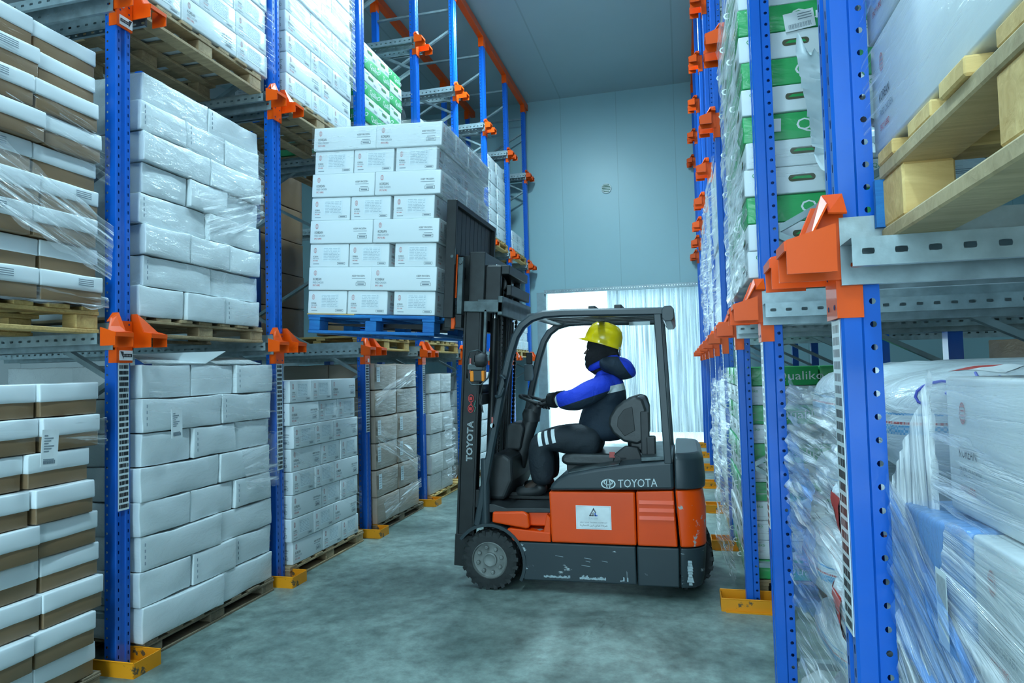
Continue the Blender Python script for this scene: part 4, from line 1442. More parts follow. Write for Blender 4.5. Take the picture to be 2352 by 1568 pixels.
def right_goods():
    # sacks on the floor after the nearest upright
    ms = [sack_mesh(1.02, .60, .292, k, k == 0, k == 1) for k in range(4)]
    w = ['bottom layer', 'second layer up', 'third layer up', 'fourth layer up', 'top layer']
    pallet('plain', (.47, 2.94, 0), 'wooden pallet on the floor under the white woven sacks', PI, (1.0, 1.2)).scale.z = .7
    k = 0
    for i in range(5):
        for j in range(2):
            me = ms[0] if (i == 4 and j == 0) else ms[1] if (j == 0 and i in (2, 3)) else ms[2 + (i + j) % 2]
            o = obj('sack', me, None, (.96 + random.uniform(-.02, .03) + .02 * j - .035 * (i in (2,)), 2.08 + j * .57, (.105 + i * .283) + (.012 if j else 0)))
            o.rotation_euler.z = random.uniform(-.03, .03)
            o.scale.z = 1.03
            tag(o, 'white woven sack with coloured stripes, %s, %s row past nearest right upright' % (w[i], 'near' if j == 0 else 'far'), 'sack', 'woven sacks on the floor')
    film([(.415, 2.98, 1.48), (.42, 1.78, 1.45), (.41, 1.80, .95), (.40, 2.98, .98)], 'wrinkled clear film over the aisle ends of the upper sacks', 50, 50, .022, 91, FILM3, .05, curl=.03)
    film([(.40, 2.98, 1.0), (.40, 1.80, .85), (.42, 1.80, .12), (.43, 2.98, .12)], 'wrinkled clear film over the aisle ends of the lower sacks', 50, 60, .022, 92, FILM2, .05, curl=.04)
    film([(.408, 2.95, 1.28), (.408, 2.45, 1.18), (.405, 2.40, .72), (.405, 2.95, .55)], 'blue film sheet wound round the aisle ends of the sacks', 40, 40, .02, 93, FILMB, .05)
    film([(.47, 1.755, 1.30), (1.40, 1.755, 1.40), (1.40, 1.755, 1.05), (.47, 1.755, .95)], 'clear film stretched along the near side of the sacks', 50, 30, .015, 94, FILM, .05)
    tag(MB().lathe([(.02, 0), (.07, .02), (.085, .06), (.07, .11), (.02, .15)], (.44, 2.60, .3), 'Z', 14).build('torn_film_scrap', FILM2), 'balled scrap of clear film hanging low beside the sacks', 'plastic film', 'stretch film on the stacks')
    # nearest lane, lower level: pallet and printed cartons
    r = pallet('new', (.42, 1.555, 1.80), 'new wooden pallet with one blue block, on the rails at upper right', PI)
    r.scale.z = 1.33
    MB().box((-.10, -.003, .024), (.012, .012, .10)).build('blue_end', WOODB, r, local=True)
    tag(r.children[-1], 'blue painted block end')
    for q in range(1): pass
    w = 'lower-level stack at upper right'
    stack('right', .425, .36, 1.625, 2.0, alt(.25, 4, [.5, .76], [.6, .66]), 'printed', 'printed white carton', w, 'printed cartons at upper right', .5, .008)
    film([(.405, 1.66, 2.75), (.405, .4, 2.75), (.405, .4, 2.02), (.405, 1.66, 2.0)], 'tight clear film over the printed cartons at upper right', 60, 60, .006, 95, FILM, .01, lam=5)
    film([(.415, 1.66, 2.55), (.415, 1.45, 2.6), (.415, 1.45, 2.28), (.415, 1.665, 2.32)], 'blue film patch on the corner of the printed cartons at upper right', 20, 20, .006, 96, FILMB, .02)
    # nearest lane, floor: white and blue wrapped cartons
    pallet('plain', (.5, 1.52, 0), 'wooden pallet on the floor under the blue-wrapped cartons at lower right', PI).scale.z = .7
    w = 'floor stack at lower right'
    stack('right', .475, .36, 1.43, 1.27, [(.25, [.4, .75])], 'printed', 'printed white carton', w, 'cartons at lower right', .5, .004, total=6, start=5)
    kk = lambda i, j: ('blue', 'blue-wrapped carton') if (j == 1 and i in (1, 3)) else ('printed', 'printed white carton')
    mb = MB(); rbox(mb, .9, .30, .228, .014, 5, .012, 3, .004)
    mb.add([(.016, .225, .02), (.016, .275, .02), (.016, .275, .15), (.016, .225, .15)], [(0, 1, 2, 3)], 1)
    for i in range(14): mb.add([(.0165, .23 + .003 * i, .09), (.0165, .2312 + .003 * i, .09), (.0165, .2312 + .003 * i, .14), (.0165, .23 + .003 * i, .14)], [(0, 1, 2, 3)], 2)
    me_b = mb.mesh('carton', [BLUEC, LABELP, GREYP], 50)
    for i, (z, xx, yy) in enumerate(((.10, .46, 1.545), (.335, .45, 1.53), (.57, .46, 1.545), (.805, .44, 1.56), (1.04, .430, 1.545))):
        for q in range(2):
            if q == 0 and i in (4, 2):
                o = obj('carton', me_b)
                o.matrix_basis = Matrix.Translation((xx, yy, z)) @ Matrix.Rotation(PI, 4, 'Z')
                tag(o, 'blue-wrapped carton, %s, at the far end beneath the printed cartons at lower right' % layer_word(i, 6), 'carton', 'cartons at lower right')
                continue
            wy = .62 if i in (4, 2) else .44
            y_ = yy - (.31 if i in (4, 2) else .46 * q)
            o = obj('carton', carton_mesh('printed', .9, wy, .228, 0))
            o.matrix_basis = Matrix.Translation((xx + (.012 if q else 0), y_, z)) @ Matrix.Rotation(PI, 4, 'Z')
            tag(o, 'film-wrapped printed carton, %s, %s, beneath the printed cartons at lower right' % (layer_word(i, 6), 'nearer one' if q else 'farther one'), 'carton', 'cartons at lower right')
    film([(.415, 1.57, 1.30), (.43, .8, .90), (.43, .8, .25), (.415, 1.57, .75)], 'clear film strands slanting down the cartons at lower right', 70, 70, .012, 97, FILM3, .03, lam=4)
    film([(.415, 1.575, 1.16), (.418, 1.565, 1.30), (.465, 1.455, 1.53), (.47, 1.45, 1.25)], 'film stretched from the top printed carton down to the blue carton at lower right', 24, 30, .008, 106, FILM3, .02)
    film([(.425, 1.30, 1.27), (.44, .7, 1.27), (.44, .7, .78), (.42, 1.36, 1.02)], 'milky film over the carton beneath the top printed carton at lower right', 60, 40, .008, 107, FILM3, .02)
    film([(.405, 1.56, 1.30), (.42, 1.15, 1.06), (.42, 1.10, .86), (.405, 1.565, 1.0)], 'blue film band slanting down the cartons at lower right', 50, 40, .012, 98, FILMB, .05)
    film([(.46, 1.46, 1.525), (.46, .7, 1.53), (.46, .7, 1.27), (.46, 1.46, 1.27)], 'clear film over the printed cartons at lower right', 60, 24, .006, 99, FILM2, .02)
    # fruit cartons on the lower level after the second upright
    pallet('plain', (.37, 4.42, 1.80), 'wooden pallet on the lower rails under the right-hand fruit cartons', PI)
    seq = 'ffgffgfgfgfgfg'
    gk = lambda i, j: ('green', 'green fruit carton') if seq[i] == 'g' else ('fruit', 'white fruit carton')
    stack('right', .31, 3.245, 4.42, 1.948, [(.127, [1, 1, 1])] * 13, gk, '', 'right lower-level stack past second upright', 'fruit cartons on the right lower level', .5, .006, 1)
    film([(.285, 4.46, 3.60), (.285, 3.24, 3.60), (.285, 3.24, 1.96), (.285, 4.46, 1.90)], 'shiny wrinkled film over the aisle side of the right-hand fruit cartons', 60, 80, .02, 101, FILM3, .04, ridge=.01)
    film([(.33, 3.225, 2.62), (1.2, 3.225, 2.62), (1.2, 3.225, 2.36), (.33, 3.225, 2.40)], 'clear film band across the near side of the right-hand fruit cartons', 40, 20, .008, 102, FILM, .03)
    for (x, z, w_, h_, ro), l_ in (((.515, 3.075, .13, .085, -.12), 'tilted white paper label on the topmost visible green fruit carton on the right'), ((.375, 3.06, .06, .06, .02), 'small white square label beside the upright on the topmost visible green fruit carton'), ((.40, 2.62, .075, .06, .05), 'small white square label on a green fruit carton below the hanging torn plastic')):
        mb = MB().box((0, -.001, 0), (w_, .001, h_))
        if w_ > .1:
            for i in range(26): mb.box((.015 + i * .0038, -.0018, .008), (.015 + i * .0038 + (.0024 if i % 3 else .0012), -.001, .030), 1)
            for i in range(3): mb.box((.06, -.0018, .045 + .012 * i), (.12, -.001, .049 + .012 * i), 1)
        t = mb.build('paper_label', [WHITEP, GREYP])
        t.location = (x, 3.232, z)
        t.rotation_euler.y = ro
        tag(t, l_, 'label', 'paper labels on the fruit cartons')
    # torn white plastic hanging in front of them
    film([(.50, 2.93, 2.86), (.72, 2.93, 2.84), (.86, 2.93, 2.36), (.56, 2.93, 2.38)], 'torn white plastic sheet hanging beside the right-hand fruit cartons', 24, 30, .05, 103, mat('thin_white_plastic', (.72, .82, .86), .35, coat=.4), .12, 'torn white plastic', .08, 'torn_plastic_sheet', 6)
    # fruit cartons on the floor after the third upright
    pallet('plain', (.40, 5.90, 0), 'wooden pallet on the floor under the right-hand fruit cartons', PI).scale.z = .9
    seq2 = 'gfffgfgfgfg'
    gk2 = lambda i, j: ('green', 'green fruit carton') if seq2[i] == 'g' else ('fruit', 'white fruit carton')
    stack('right', .36, 4.70, 5.90, .135, [(.127, [1, 1, 1])] * 11, gk2, '', 'right floor stack past third upright', 'fruit cartons on the right floor', .5, .006, 1)
    film([(.30, 5.95, 1.52), (.29, 4.66, 1.52), (.29, 4.66, .08), (.22, 5.95, .08)], 'loose white film over the aisle side of the fruit cartons on the right floor', 50, 70, .03, 104, FILM2, .05, curl=-.05)
    film([(.40, 4.685, 1.40), (1.2, 4.685, 1.40), (1.2, 4.685, .30), (.40, 4.685, .30)], 'clear film over the near side of the fruit cartons on the right floor', 40, 40, .01, 105, FILM, .03)
    # farther wrapped pallets
    for n_, (y, lv, xx, rows) in enumerate(((6.15, 0, .37, 5), (6.12, 1, .36, 6), (7.60, 1, .36, 6), (7.60, 0, .40, 5), (9.05, 1, .38, 6))):
        zb = 0 if lv == 0 else 1.80
        wd = 'right %s stack past %s upright' % ('floor' if lv == 0 else 'lower-level', ['fourth', 'fourth', 'fifth', 'fifth', 'sixth'][n_])
        pallet('plain', (xx, y + 1.2, zb), 'wooden pallet under the white cartons, ' + wd, PI)
        stack('right', xx, y, y + 1.2, zb + .145, [(.25, [1])] * rows, 'whitew', 'film-wrapped white carton', wd, 'white cartons farther along the right', .5, .012, 1)
        t = zb + .145 + .25 * rows
        film([(xx - .04, y + 1.22, t), (xx - .04, y - .02, t), (xx - .04, y - .02, zb + .16), (xx - .05, y + 1.22, zb + .16)], 'loose white film bulging over the aisle side, ' + wd, 30, 50, .04, 110 + n_, FILM2, .04, curl=-.05)

    for n_, (x, y) in enumerate(((.42, 1.56), (1.55, 1.56), (.42, 3.01), (1.55, 3.01), (2.68, 3.01), (2.68, 1.56))):  # unseen pallets and cartons added to block the ceiling lamps' light
        q = ['first', 'second', 'third'][0 if x < 1 else 1 if x < 2 else 2]
        l_ = 'nearest' if y < 2 else 'second'
        pallet('dark', (x, y, 3.67), 'unseen pallet added to block lamp light, middle rails, %s row of %s right lane' % (q, l_), PI, (1.0, 1.2))
        o = obj('carton', carton_mesh('brown', 1.05, 1.2, 1.1, 2))
        o.matrix_basis = Matrix.Translation((x, y, 3.818)) @ Matrix.Rotation(PI, 4, 'Z')
        tag(o, 'unseen brown carton added to block lamp light, middle level, %s row of %s right lane' % (q, l_), 'carton', 'unseen light-blocking cartons on the right middle level')

    for n_, y in enumerate((3.01, 4.46, 5.91)):  # cartons added to hide the lit side wall and darken the gap
        l_ = ['second', 'third', 'fourth'][n_]
        pallet('dark', (2.3, y, 0), 'dark pallet added to darken the gap, on the floor deep in the %s right lane' % l_, PI, (1.0, 1.2))
        for q in range(2):
            o = obj('carton', carton_mesh('brown', 1.05, 1.2, .77, 4 + q))
            o.matrix_basis = Matrix.Translation((2.3, y, .148 + q * .773)) @ Matrix.Rotation(PI, 4, 'Z')
            tag(o, 'brown carton added to darken the gap, %s one, floor deep in the %s right lane' % (('lower', 'upper')[q], l_), 'carton', 'added gap-darkening cartons deep on the right')


right_goods()
# ------------------------------------------------------------------ forklift truck (faces -X, near side at y = 4.57)
FK = {
    'slate': paint_worn('slate_truck_paint', (.028, .044, .052), (.30, .36, .38), .70, .38, 6, (1, 1, 1.4)),
    'slatew': paint_worn('scraped_slate_paint', (.028, .044, .052), (.42, .50, .52), .60, .42, 4.5, (1, 1, 2.2)),
    'orange': paint_worn('orange_truck_paint', (.97, .078, .001), (.10, .06, .04), .71, .32, 7),
    'orangew': paint_worn('chipped_orange_paint', (.97, .078, .001), (.40, .42, .40), .60, .35, 10),
    'black': mat('black_mast_steel', (.009, .012, .013), .45, .2, .3, 12),
    'blackg': mat('greasy_black_steel', (.016, .020, .021), .35, .3, .3, 14),
    'steel': mat('worn_grey_steel', (.075, .10, .105), .4, .6, .3, 14),
    'rubber': mat('tyre_rubber', (.022, .026, .027), .8, 0, .35, 20, bump=.2),
    'rim': mat('dusty_wheel_rim', (.20, .22, .21), .6, .3, .3, 12),
    'plastic': mat('black_cab_plastic', (.022, .026, .028), .5, 0, .2, 14),
    'vinyl': mat('black_seat_vinyl', (.024, .030, .032), .42, 0, .3, 9, bump=.1, bscale=30),
    'amber': mat('amber_lens', (.85, .24, .01), .25),
    'glass': mat('lamp_glass', (.22, .28, .30), .15, .3),
    'redtag': mat('pale_red_tape', (.50, .12, .10), .5),
    'white': mat('truck_decal_white', (.62, .72, .74), .45),
    'chrome': mat('chrome_bar', (.55, .62, .64), .15, .95),
    'belt': mat('red_belt_button', (.45, .05, .04), .4),
}
YN, YF_, YC = 4.57, 5.63, 5.10


def arc(cx, cz, r, a0, a1, n):
    return [(cx + r * math.cos(math.radians(a0 + (a1 - a0) * i / n)), cz + r * math.sin(math.radians(a0 + (a1 - a0) * i / n))) for i in range(n + 1)]


def tyre(mb, c, r, w, lugs=22):
    cx, cy, cz = c
    mb.lathe([(r * .62, -w / 2), (r * .80, -w / 2), (r * .94, -w * .44), (r * .97, -w * .30), (r * .97, w * .30), (r * .94, w * .44), (r * .80, w / 2), (r * .62, w / 2)], c, 'Y', 48, 0, False)
    for i in range(lugs):
        for s in (-1, 1):
            a = 2 * PI * (i + (.5 if s > 0 else 0)) / lugs
            M = Matrix.Translation((cx, cy, cz)) @ Matrix.Rotation(a, 4, 'Y') @ Matrix.Translation((r * .955, s * w * .25, 0)) @ Matrix.Rotation(s * .35, 4, 'X')
            mb.box((-.03, -w * .24, -.013), (.0 + r * .045, w * .24, .013), 0, M)


def forklift():
    R = empty('forklift', (-.72, YC, 0), 'orange and dark grey electric counterbalance forklift with raised mast, driving into the left rack', 'forklift')
    S_, SW, O_, OW = FK['slate'], FK['slatew'], FK['orange'], FK['orangew']
    # lower side skirt with the wheel arch
    arch = arc(-1.377, .20, .245, 180 - 178, 150, 14)
    skirt = [(-1.125, .085), (-.350, .092), (-.350, .345)] + [(-1.377 + .262 * math.cos(a), .20 + .262 * math.sin(a)) for a in (math.radians(34), math.radians(22), math.radians(8), math.radians(-8), math.radians(-22))]
    MB().prism(skirt, 'Y', YN, YF_).build('lower_skirt', SW, R, bevel=.012)
    rs = random.Random(4)
    scr = mat('bare_scraped_metal', (.34, .43, .46), .5, 0, .3, 30)
    for x0, x1, hh in ((-.985, -.80, .030), (-.735, -.555, .036), (-.46, -.43, .02), (-.415, -.405, .05)):
        n = max(3, int((x1 - x0) / .008))
        mb = MB()
        for i in range(n):
            xa, xb = x0 + (x1 - x0) * i / n, x0 + (x1 - x0) * (i + 1) / n
            h1 = hh * (.35 + .8 * abs(noise.noise(V(xa * 40, hh * 50, 1))) + (.9 if rs.random() < .06 else 0))
            zb = .112 + .006 * noise.noise(V(xa * 60, 3, 2))
            mb.add([(xa, YN - .0013, zb), (xb, YN - .0013, zb + .001), (xb, YN - .0013, zb + h1 * .9), (xa, YN - .0013, zb + h1)], [(0, 1, 2, 3)])
        mb.build('paint_scrape', scr, R)
    for x, z, l in ((-.90, .262, .055), (-.70, .255, .05), (-.72, .205, .06), (-.69, .235, .03), (-.58, .24, .04)):
        MB().add([(x, YN - .0013, z), (x + l, YN - .0013, z - .006), (x + l, YN - .0013, z - .003), (x, YN - .0013, z + .003)], [(0, 1, 2, 3)]).build('paint_scrape', scr, R)
    mb = MB()
    for i in range(9):
        z = .11 + .018 * i
        w = .012 + .022 * abs(noise.noise(V(i * 1.7, 4, 1)))
        x = .0 + .01 * noise.noise(V(i, 2, 9))
        mb.add([(x - w, YN - .0015, z), (x + w, YN - .0015, z), (x + w * .8, YN - .0015, z + .0165), (x - w * .9, YN - .0015, z + .0165)], [(0, 1, 2, 3)])
    mb.build('paint_scrape', mat('bare_scraped_metal', (.34, .43, .46), .5, 0, .3, 30), R)
    MB().prism([(-.343, .085), (-.072, .088), (-.066, .345), (-.343, .345)], 'Y', YN + .003, YF_ - .003).build('skirt_door', S_, R, bevel=.010)
    # battery compartment, louvre panel, counterweight
    MB().prism([(-.925, .352), (-.343, .352), (-.343, .708), (-.935, .700)], 'Y', YN, YF_).build('battery_cover', O_, R, bevel=.012)
    MB().prism([(-.985, .352), (-.93, .352), (-.93, .52), (-.955, .545), (-.985, .40)], 'Y', YN + .004, YF_ - .004).build('panel_latch_plate', OW, R, bevel=.006)
    mb = MB().prism([(-.336, .352), (-.075, .352), (-.090, .722), (-.336, .712)], 'Y', YN + .002, YF_ - .002)
    mb.build('louvre_panel', O_, R, bevel=.010)
    mb = MB()
    for k in range(3):
        z = .648 - k * .052
        x1 = -.092 + .0 * k
        mb.prism([(YN - .011, z - .014), (YN + .01, z + .022), (YN + .01, z - .016)], 'X', -.318, x1)
    mb.build('louvre_vents', O_, R, smooth=30)
    def plan(x0, x1, r, in_=0):
        c = [(x0, YN + in_), (x1 - r, YN + in_)] + [(x1 - r + r * math.sin(t), YN + in_ + r - r * math.cos(t)) for t in [PI / 2 * i / 8 for i in range(1, 9)]]
        return c + [(x, 2 * YC - y) for x, y in reversed(c)]
    def block(poly_levels, name, m, bev=.012):
        # poly_levels: (z, x0, x1, r, inset)
        mb = MB()
        n = None
        rings = []
        for z, x0, x1, r, i_ in poly_levels:
            p = plan(x0, x1, r, i_)
            n = len(p)
            rings += [(x, y, z) for x, y in p]
        fs = [tuple(range(n - 1, -1, -1)), tuple(range((len(poly_levels) - 1) * n, len(poly_levels) * n))]
        for k in range(len(poly_levels) - 1):
            for i in range(n): fs.append((k * n + i, k * n + (i + 1) % n, (k + 1) * n + (i + 1) % n, (k + 1) * n + i))
        mb.add(rings, fs)
        return mb.build(name, m, R, smooth=40, bevel=bev)
    block([(.085, -.062, .075, .13, .01), (.15, -.062, .095, .14, 0), (.345, -.058, .112, .15, 0)], 'counterweight_base', SW)
    block([(.352, -.058, .112, .15, 0), (.60, -.072, .118, .15, 0), (.725, -.078, .100, .15, .006)], 'counterweight', OW)
    block([(.732, -.078, .118, .16, 0), (.80, -.078, .122, .16, 0), (.93, -.078, .112, .16, .01), (.968, -.075, .085, .15, .04)], 'rear_cover', S_, .015)
    # battery hood
    hood = [(-.930, .706), (-.920, .745), (-.880, .785), (-.80, .822), (-.62, .858), (-.42, .888), (-.22, .908), (-.085, .918), (-.085, .728)]
    o = MB().prism(hood, 'Y', YN, YF_).build('battery_hood', S_, R, bevel=.022, seg=3)
    MB().prism([(-.80, .828), (-.45, .888), (-.45, .874), (-.80, .815)], 'Y', YN + .06, YF_ - .06).build('hood_edge', FK['steel'], R)
    # front body: step, fenders, floor
    MB().prism([(-1.352, .475), (-1.346, .550), (-1.115, .558), (-1.085, .535), (-1.078, .450), (-1.10, .438)], 'Y', YN + .0, YN + .26).build('front_fender', O_, R, bevel=.018, seg=3)
    MB().prism([(-1.352, .475), (-1.346, .550), (-1.115, .558), (-1.085, .535), (-1.078, .450), (-1.10, .438)], 'Y', YF_ - .26, YF_).build('front_fender', O_, R, bevel=.018, seg=3)
    MB().prism([(-1.10, .45), (-1.10, .560), (-.93, .568), (-.93, .45)], 'Y', YN + .05, YF_ - .05).build('step_riser', O_, R, bevel=.01)
    MB().prism([(-1.245, .432), (-1.20, .352), (-.93, .352), (-.93, .418), (-1.22, .440)], 'Y', YN, YF_).build('step_plate', OW, R, bevel=.008)
    # dark wheel-arch lip
    mb = MB()
    a_o = arc(-1.377, .20, .268, 172, -28, 22)
    a_i = arc(-1.377, .20, .246, 172, -28, 22)
    for i in range(22):
        q = [a_o[i], a_o[i + 1], a_i[i + 1], a_i[i]]
        if q[0][0] < -1.60: continue
        mb.prism(q, 'Y', YN - .006, YN + .20)
    mb.build('wheel_arch', S_, R, smooth=30)
    MB().prism([(-1.44, .555), (-1.44, .60), (-1.34, .60), (-1.25, .575), (-.93, .582), (-.93, .55), (-1.40, .54)], 'Y', YN + .02, YF_ - .02).build('floor_plate', FK['plastic'], R, bevel=.006)
    MB().box((-1.46, YN + .24, .12), (-.93, YF_ - .24, .55)).build('chassis_block', FK['black'], R)
    # wheels
    for y, nm in ((YN + .075, 'near'), (YF_ - .075, 'far')):
        mb = MB()
        tyre(mb, (-1.377, y, .209), .209, .15)
        w = mb.build('drive_wheel', FK['rubber'], R, smooth=35)
        s = -1 if nm == 'near' else 1
        mr = MB()
        mr.lathe([(.132, s * .045), (.132, s * .071), (.124, s * .076), (.118, s * .060), (.070, s * .050), (.052, s * .052), (.050, s * .066), (.042, s * .070), (.03, s * .062), (.0, s * .062)], (-1.377, y, .209), 'Y', 32)
        mr.build('wheel_rim', FK['rim'], w, smooth=35)
        for k in range(8):
            a = 2 * PI * (k + .3) / 8
            mbt = MB()
            mbt.lathe([(.015, s * .048), (.015, s * .072), (.008, s * .077)], (-1.377 + .088 * math.cos(a), y, .209 + .088 * math.sin(a)), 'Y', 6)
            mbt.build('wheel_nut', FK['rim'], w)
    for y in (4.90, 5.30):
        mb = MB()
        tyre(mb, (-.045, y, .205), .205, .16, 20)
        w = mb.build('steer_wheel', FK['rubber'], R, smooth=35)
        MB().lathe([(.11, -.07), (.10, -.05), (.0, -.05)], (-.045, y, .205), 'Y', 24).build('wheel_rim', FK['rim'], w, smooth=35)
    # overhead guard
    def guard(y, nm):
        path = [(-1.462, y, .452), (-1.372, y, .90), (-1.262, y, 1.40), (-1.195, y, 1.66), (-1.150, y, 1.79), (-1.10, y, 1.865), (-1.03, y, 1.915), (-.94, y, 1.938), (-.80, y, 1.942), (-.075, y, 1.920)]
        g = MB().tube(path, 0, 8, 0, True, (.028, .033)).build(nm, S_, R, smooth=40)
        return g
    guard(YN + .032, 'front_pillar')
    guard(YF_ - .032, 'front_pillar')
    for y in (YN + .032, YF_ - .032):
        MB().tube([(-.118, y, .90), (-.155, y, 1.905)], 0, 4, 0, True, (.025, .033)).build('rear_pillar', S_, R, bevel=.006)
        MB().tube([(-1.405, y, .462), (-1.40, y, .92)], .035, 10).build('pillar_foot', S_, R, smooth=40)
    MB().tube([(-.085, YN - .008, 1.905), (-.085, YF_ + .008, 1.905)], 0, 8, 0, True, (.040, .052)).build('rear_roof_bar', S_, R, smooth=40, bevel=.004)
    MB().tube([(-1.02, YN + .05, 1.935), (-1.02, YF_ - .05, 1.935)], 0, 8, 0, True, (.05, .018)).build('front_roof_bar', S_, R, smooth=40)
    for y in (YN + .22, YN + .38, YC, YF_ - .38, YF_ - .22):
        MB().box((-1.02, y - .016, 1.925), (-.085, y + .016, 1.955)).build('roof_slat', FK['black'], R, bevel=.004)
    for x in (-.60, -.42):
        MB().box((x - .025, YN + .03, 1.955), (x + .025, YF_ - .03, 1.985)).build('roof_cross_bar', FK['black'], R, bevel=.006)
    MB().box((-.42, YF_ - .075, 1.895), (-.25, YF_ - .068, 1.925)).build('roof_label', FK['white'], R)
    # cab: cowl, column, wheel, seat
    MB().prism([(-1.455, .60), (-1.45, .88), (-1.40, .93), (-1.30, .945), (-1.235, .90), (-1.235, .74), (-1.30, .60)], 'Y', YN + .16, YF_ - .16).build('cowl', FK['plastic'], R, bevel=.03, seg=3)
    MB().prism([(-1.36, .93), (-1.345, 1.12), (-1.31, 1.145), (-1.22, 1.14), (-1.20, 1.10), (-1.24, .93)], 'Y', YC - .10, YC + .16).build('instrument_box', FK['plastic'], R, bevel=.02, seg=3)
    MB().tube([(-1.28, YC, .80), (-1.205, YC, 1.06), (-1.150, YC, 1.215), (-1.118, YC, 1.28)], [.06, .062, .062, .04], 16).build('steering_column', FK['plastic'], R, smooth=50)
    MB().lathe([(.03, -.05), (.066, -.045), (.072, .02), (.055, .055), (.0, .06)], (-1.165, YC, 1.19), 'Z', 18).build('column_shroud', FK['plastic'], R, smooth=50)
    Ms = Matrix.Translation((-1.105, YC, 1.305)) @ Matrix.Rotation(math.radians(17), 4, 'Y')
    mb = MB()
    ring = [Ms @ V(.150 * math.cos(2 * PI * i / 36), .150 * math.sin(2 * PI * i / 36), 0) for i in range(37)]
    mb.tube(ring, .0125, 8, 0, False)
    for a in (20, 140, 260):
        mb.tube([Ms @ V(.03 * math.cos(math.radians(a)), .03 * math.sin(math.radians(a)), -.03), Ms @ V(.150 * math.cos(math.radians(a)), .150 * math.sin(math.radians(a)), 0)], .011, 6)
    mb.lathe([(.045, -.045), (.045, -.01), (.03, .0), (0, .0)], Ms.translation, 'Z', 18)
    st = mb.build('steering_wheel', FK['plastic'], R, smooth=50)
    # seat
    MB().prism([(-.900, .868), (-.885, .918), (-.80, .930), (-.50, .925), (-.40, .93), (-.385, .85), (-.44, .835), (-.86, .84)], 'Y', YC - .24, YC + .24).build('seat_cushion', FK['vinyl'], R, bevel=.03, seg=4, smooth=60)
    for s in (-1, 1):
        out = [(-.43, 1.02), (-.505, 1.08), (-.535, 1.14), (-.525, 1.20), (-.48, 1.27), (-.42, 1.315), (-.34, 1.34), (-.285, 1.325), (-.262, 1.25), (-.265, 1.04), (-.33, 1.00)]
        MB().prism(out, 'Y', YC + s * .255 - .035, YC + s * .255 + .035).build('seat_bolster', FK['vinyl'], R, bevel=.018, seg=3, smooth=60)
    MB().prism([(-.42, 1.06), (-.47, 1.13), (-.465, 1.19), (-.42, 1.25), (-.36, 1.27), (-.345, 1.10)], 'Y', YC - .294, YC - .288).build('bolster_recess', FK['black'], R, bevel=.004)
    MB().prism([(-.40, .93), (-.42, 1.10), (-.36, 1.32), (-.30, 1.34), (-.27, 1.25), (-.27, .93)], 'Y', YC - .225, YC + .225).build('seat_back', FK['vinyl'], R, bevel=.03, seg=3, smooth=60)
    MB().box((-.305, YC - .315, .93), (-.245, YC - .27, 1.235)).build('seat_back_post', FK['plastic'], R, bevel=.008)
    MB().box((-.27, YC - .32, .92), (-.205, YC - .23, 1.06)).build('belt_reel_box', FK['plastic'], R, bevel=.01)
    MB().prism([(-.52, .85), (-.50, .93), (-.42, .99), (-.33, .98), (-.30, .90), (-.33, .85)], 'Y', YC - .27, YC - .235).build('seat_hinge_cover', FK['plastic'], R, bevel=.012, seg=3, smooth=60)
    mb = MB().tube([(-.40, YC - .245, .90), (-.46, YC - .262, .90), (-.50, YC - .262, .925)], 0, 4, 0, True, (.02, .006))
    mb.box((-.535, YC - .275, .905), (-.495, YC - .258, .945), 1, None)
    mb.build('seat_belt', [FK['plastic'], FK['belt']], R)
    MB().box((-.86, YC - .2, .80), (-.42, YC + .2, .85)).build('seat_base', FK['black'], R)
    MB().prism([(-.30, .905), (-.14, .915), (-.14, .945), (-.30, .935)], 'Y', YN + .05, YF_ - .05).build('rear_tray', FK['steel'], R, bevel=.006)
    # pedals
    MB().box((-1.30, YC - .20, .60), (-1.20, YC - .12, .63), 0).build('pedal', FK['black'], R)
    # handle on the pillar
    y = YN - .012
    MB().tube([(-1.262, y + .02, 1.515), (-1.240, y - .03, 1.512), (-1.218, y - .03, 1.49), (-1.225, y - .03, 1.43), (-1.250, y - .03, 1.375), (-1.275, y - .03, 1.362), (-1.302, y + .02, 1.368)], .0105, 8).build('grab_handle', S_, R, smooth=60)
    # head lamp with guard loop and amber indicator, near pillar
    xl = -1.385
    L = MB().tube([(xl + .03, y + .01, 1.66), (xl - .02, y - .05, 1.70), (xl - .08, y - .06, 1.69), (xl - .10, y - .06, 1.62), (xl - .105, y - .06, 1.50), (xl - .07, y - .06, 1.455), (xl, y - .06, 1.455), (xl + .045, y - .04, 1.50), (xl + .05, y, 1.56)], .0055, 6).build('lamp_guard_loop', FK['steel'], R, smooth=60)
    mb = MB().lathe([(.018, -.02), (.052, -.015), (.055, .03), (.04, .055), (.0, .06)], (xl - .025, y - .02, 1.63), 'X', 18, 0)
    mb.lathe([(.045, -.022), (.0, -.022)], (xl - .025, y - .02, 1.63), 'X', 18, 1)
    mb.build('work_lamp', [FK['plastic'], FK['glass']], R, smooth=50)
    mb = MB().box((xl - .075, y - .055, 1.475), (xl + .015, y + .0, 1.555), 0)
    mb.box((xl - .083, y - .060, 1.477), (xl - .055, y - .002, 1.553), 1)
    mb.box((xl + .000, y - .060, 1.477), (xl + .024, y - .002, 1.553), 1)
    mb.build('indicator_lamp', [FK['plastic'], FK['amber']], R, bevel=.008)
    MB().tube([(-1.40, y + .03, 1.45), (-1.43, y + .05, 1.36), (-1.41, y + .05, 1.25)], .006, 6).build('lamp_cable', FK['plastic'], R)
    # far-side lamp and mirror
    MB().box((-1.305, YF_ - .06, 1.60), (-1.255, YF_ - .03, 1.70)).build('mirror_bracket', FK['plastic'], R, bevel=.006)
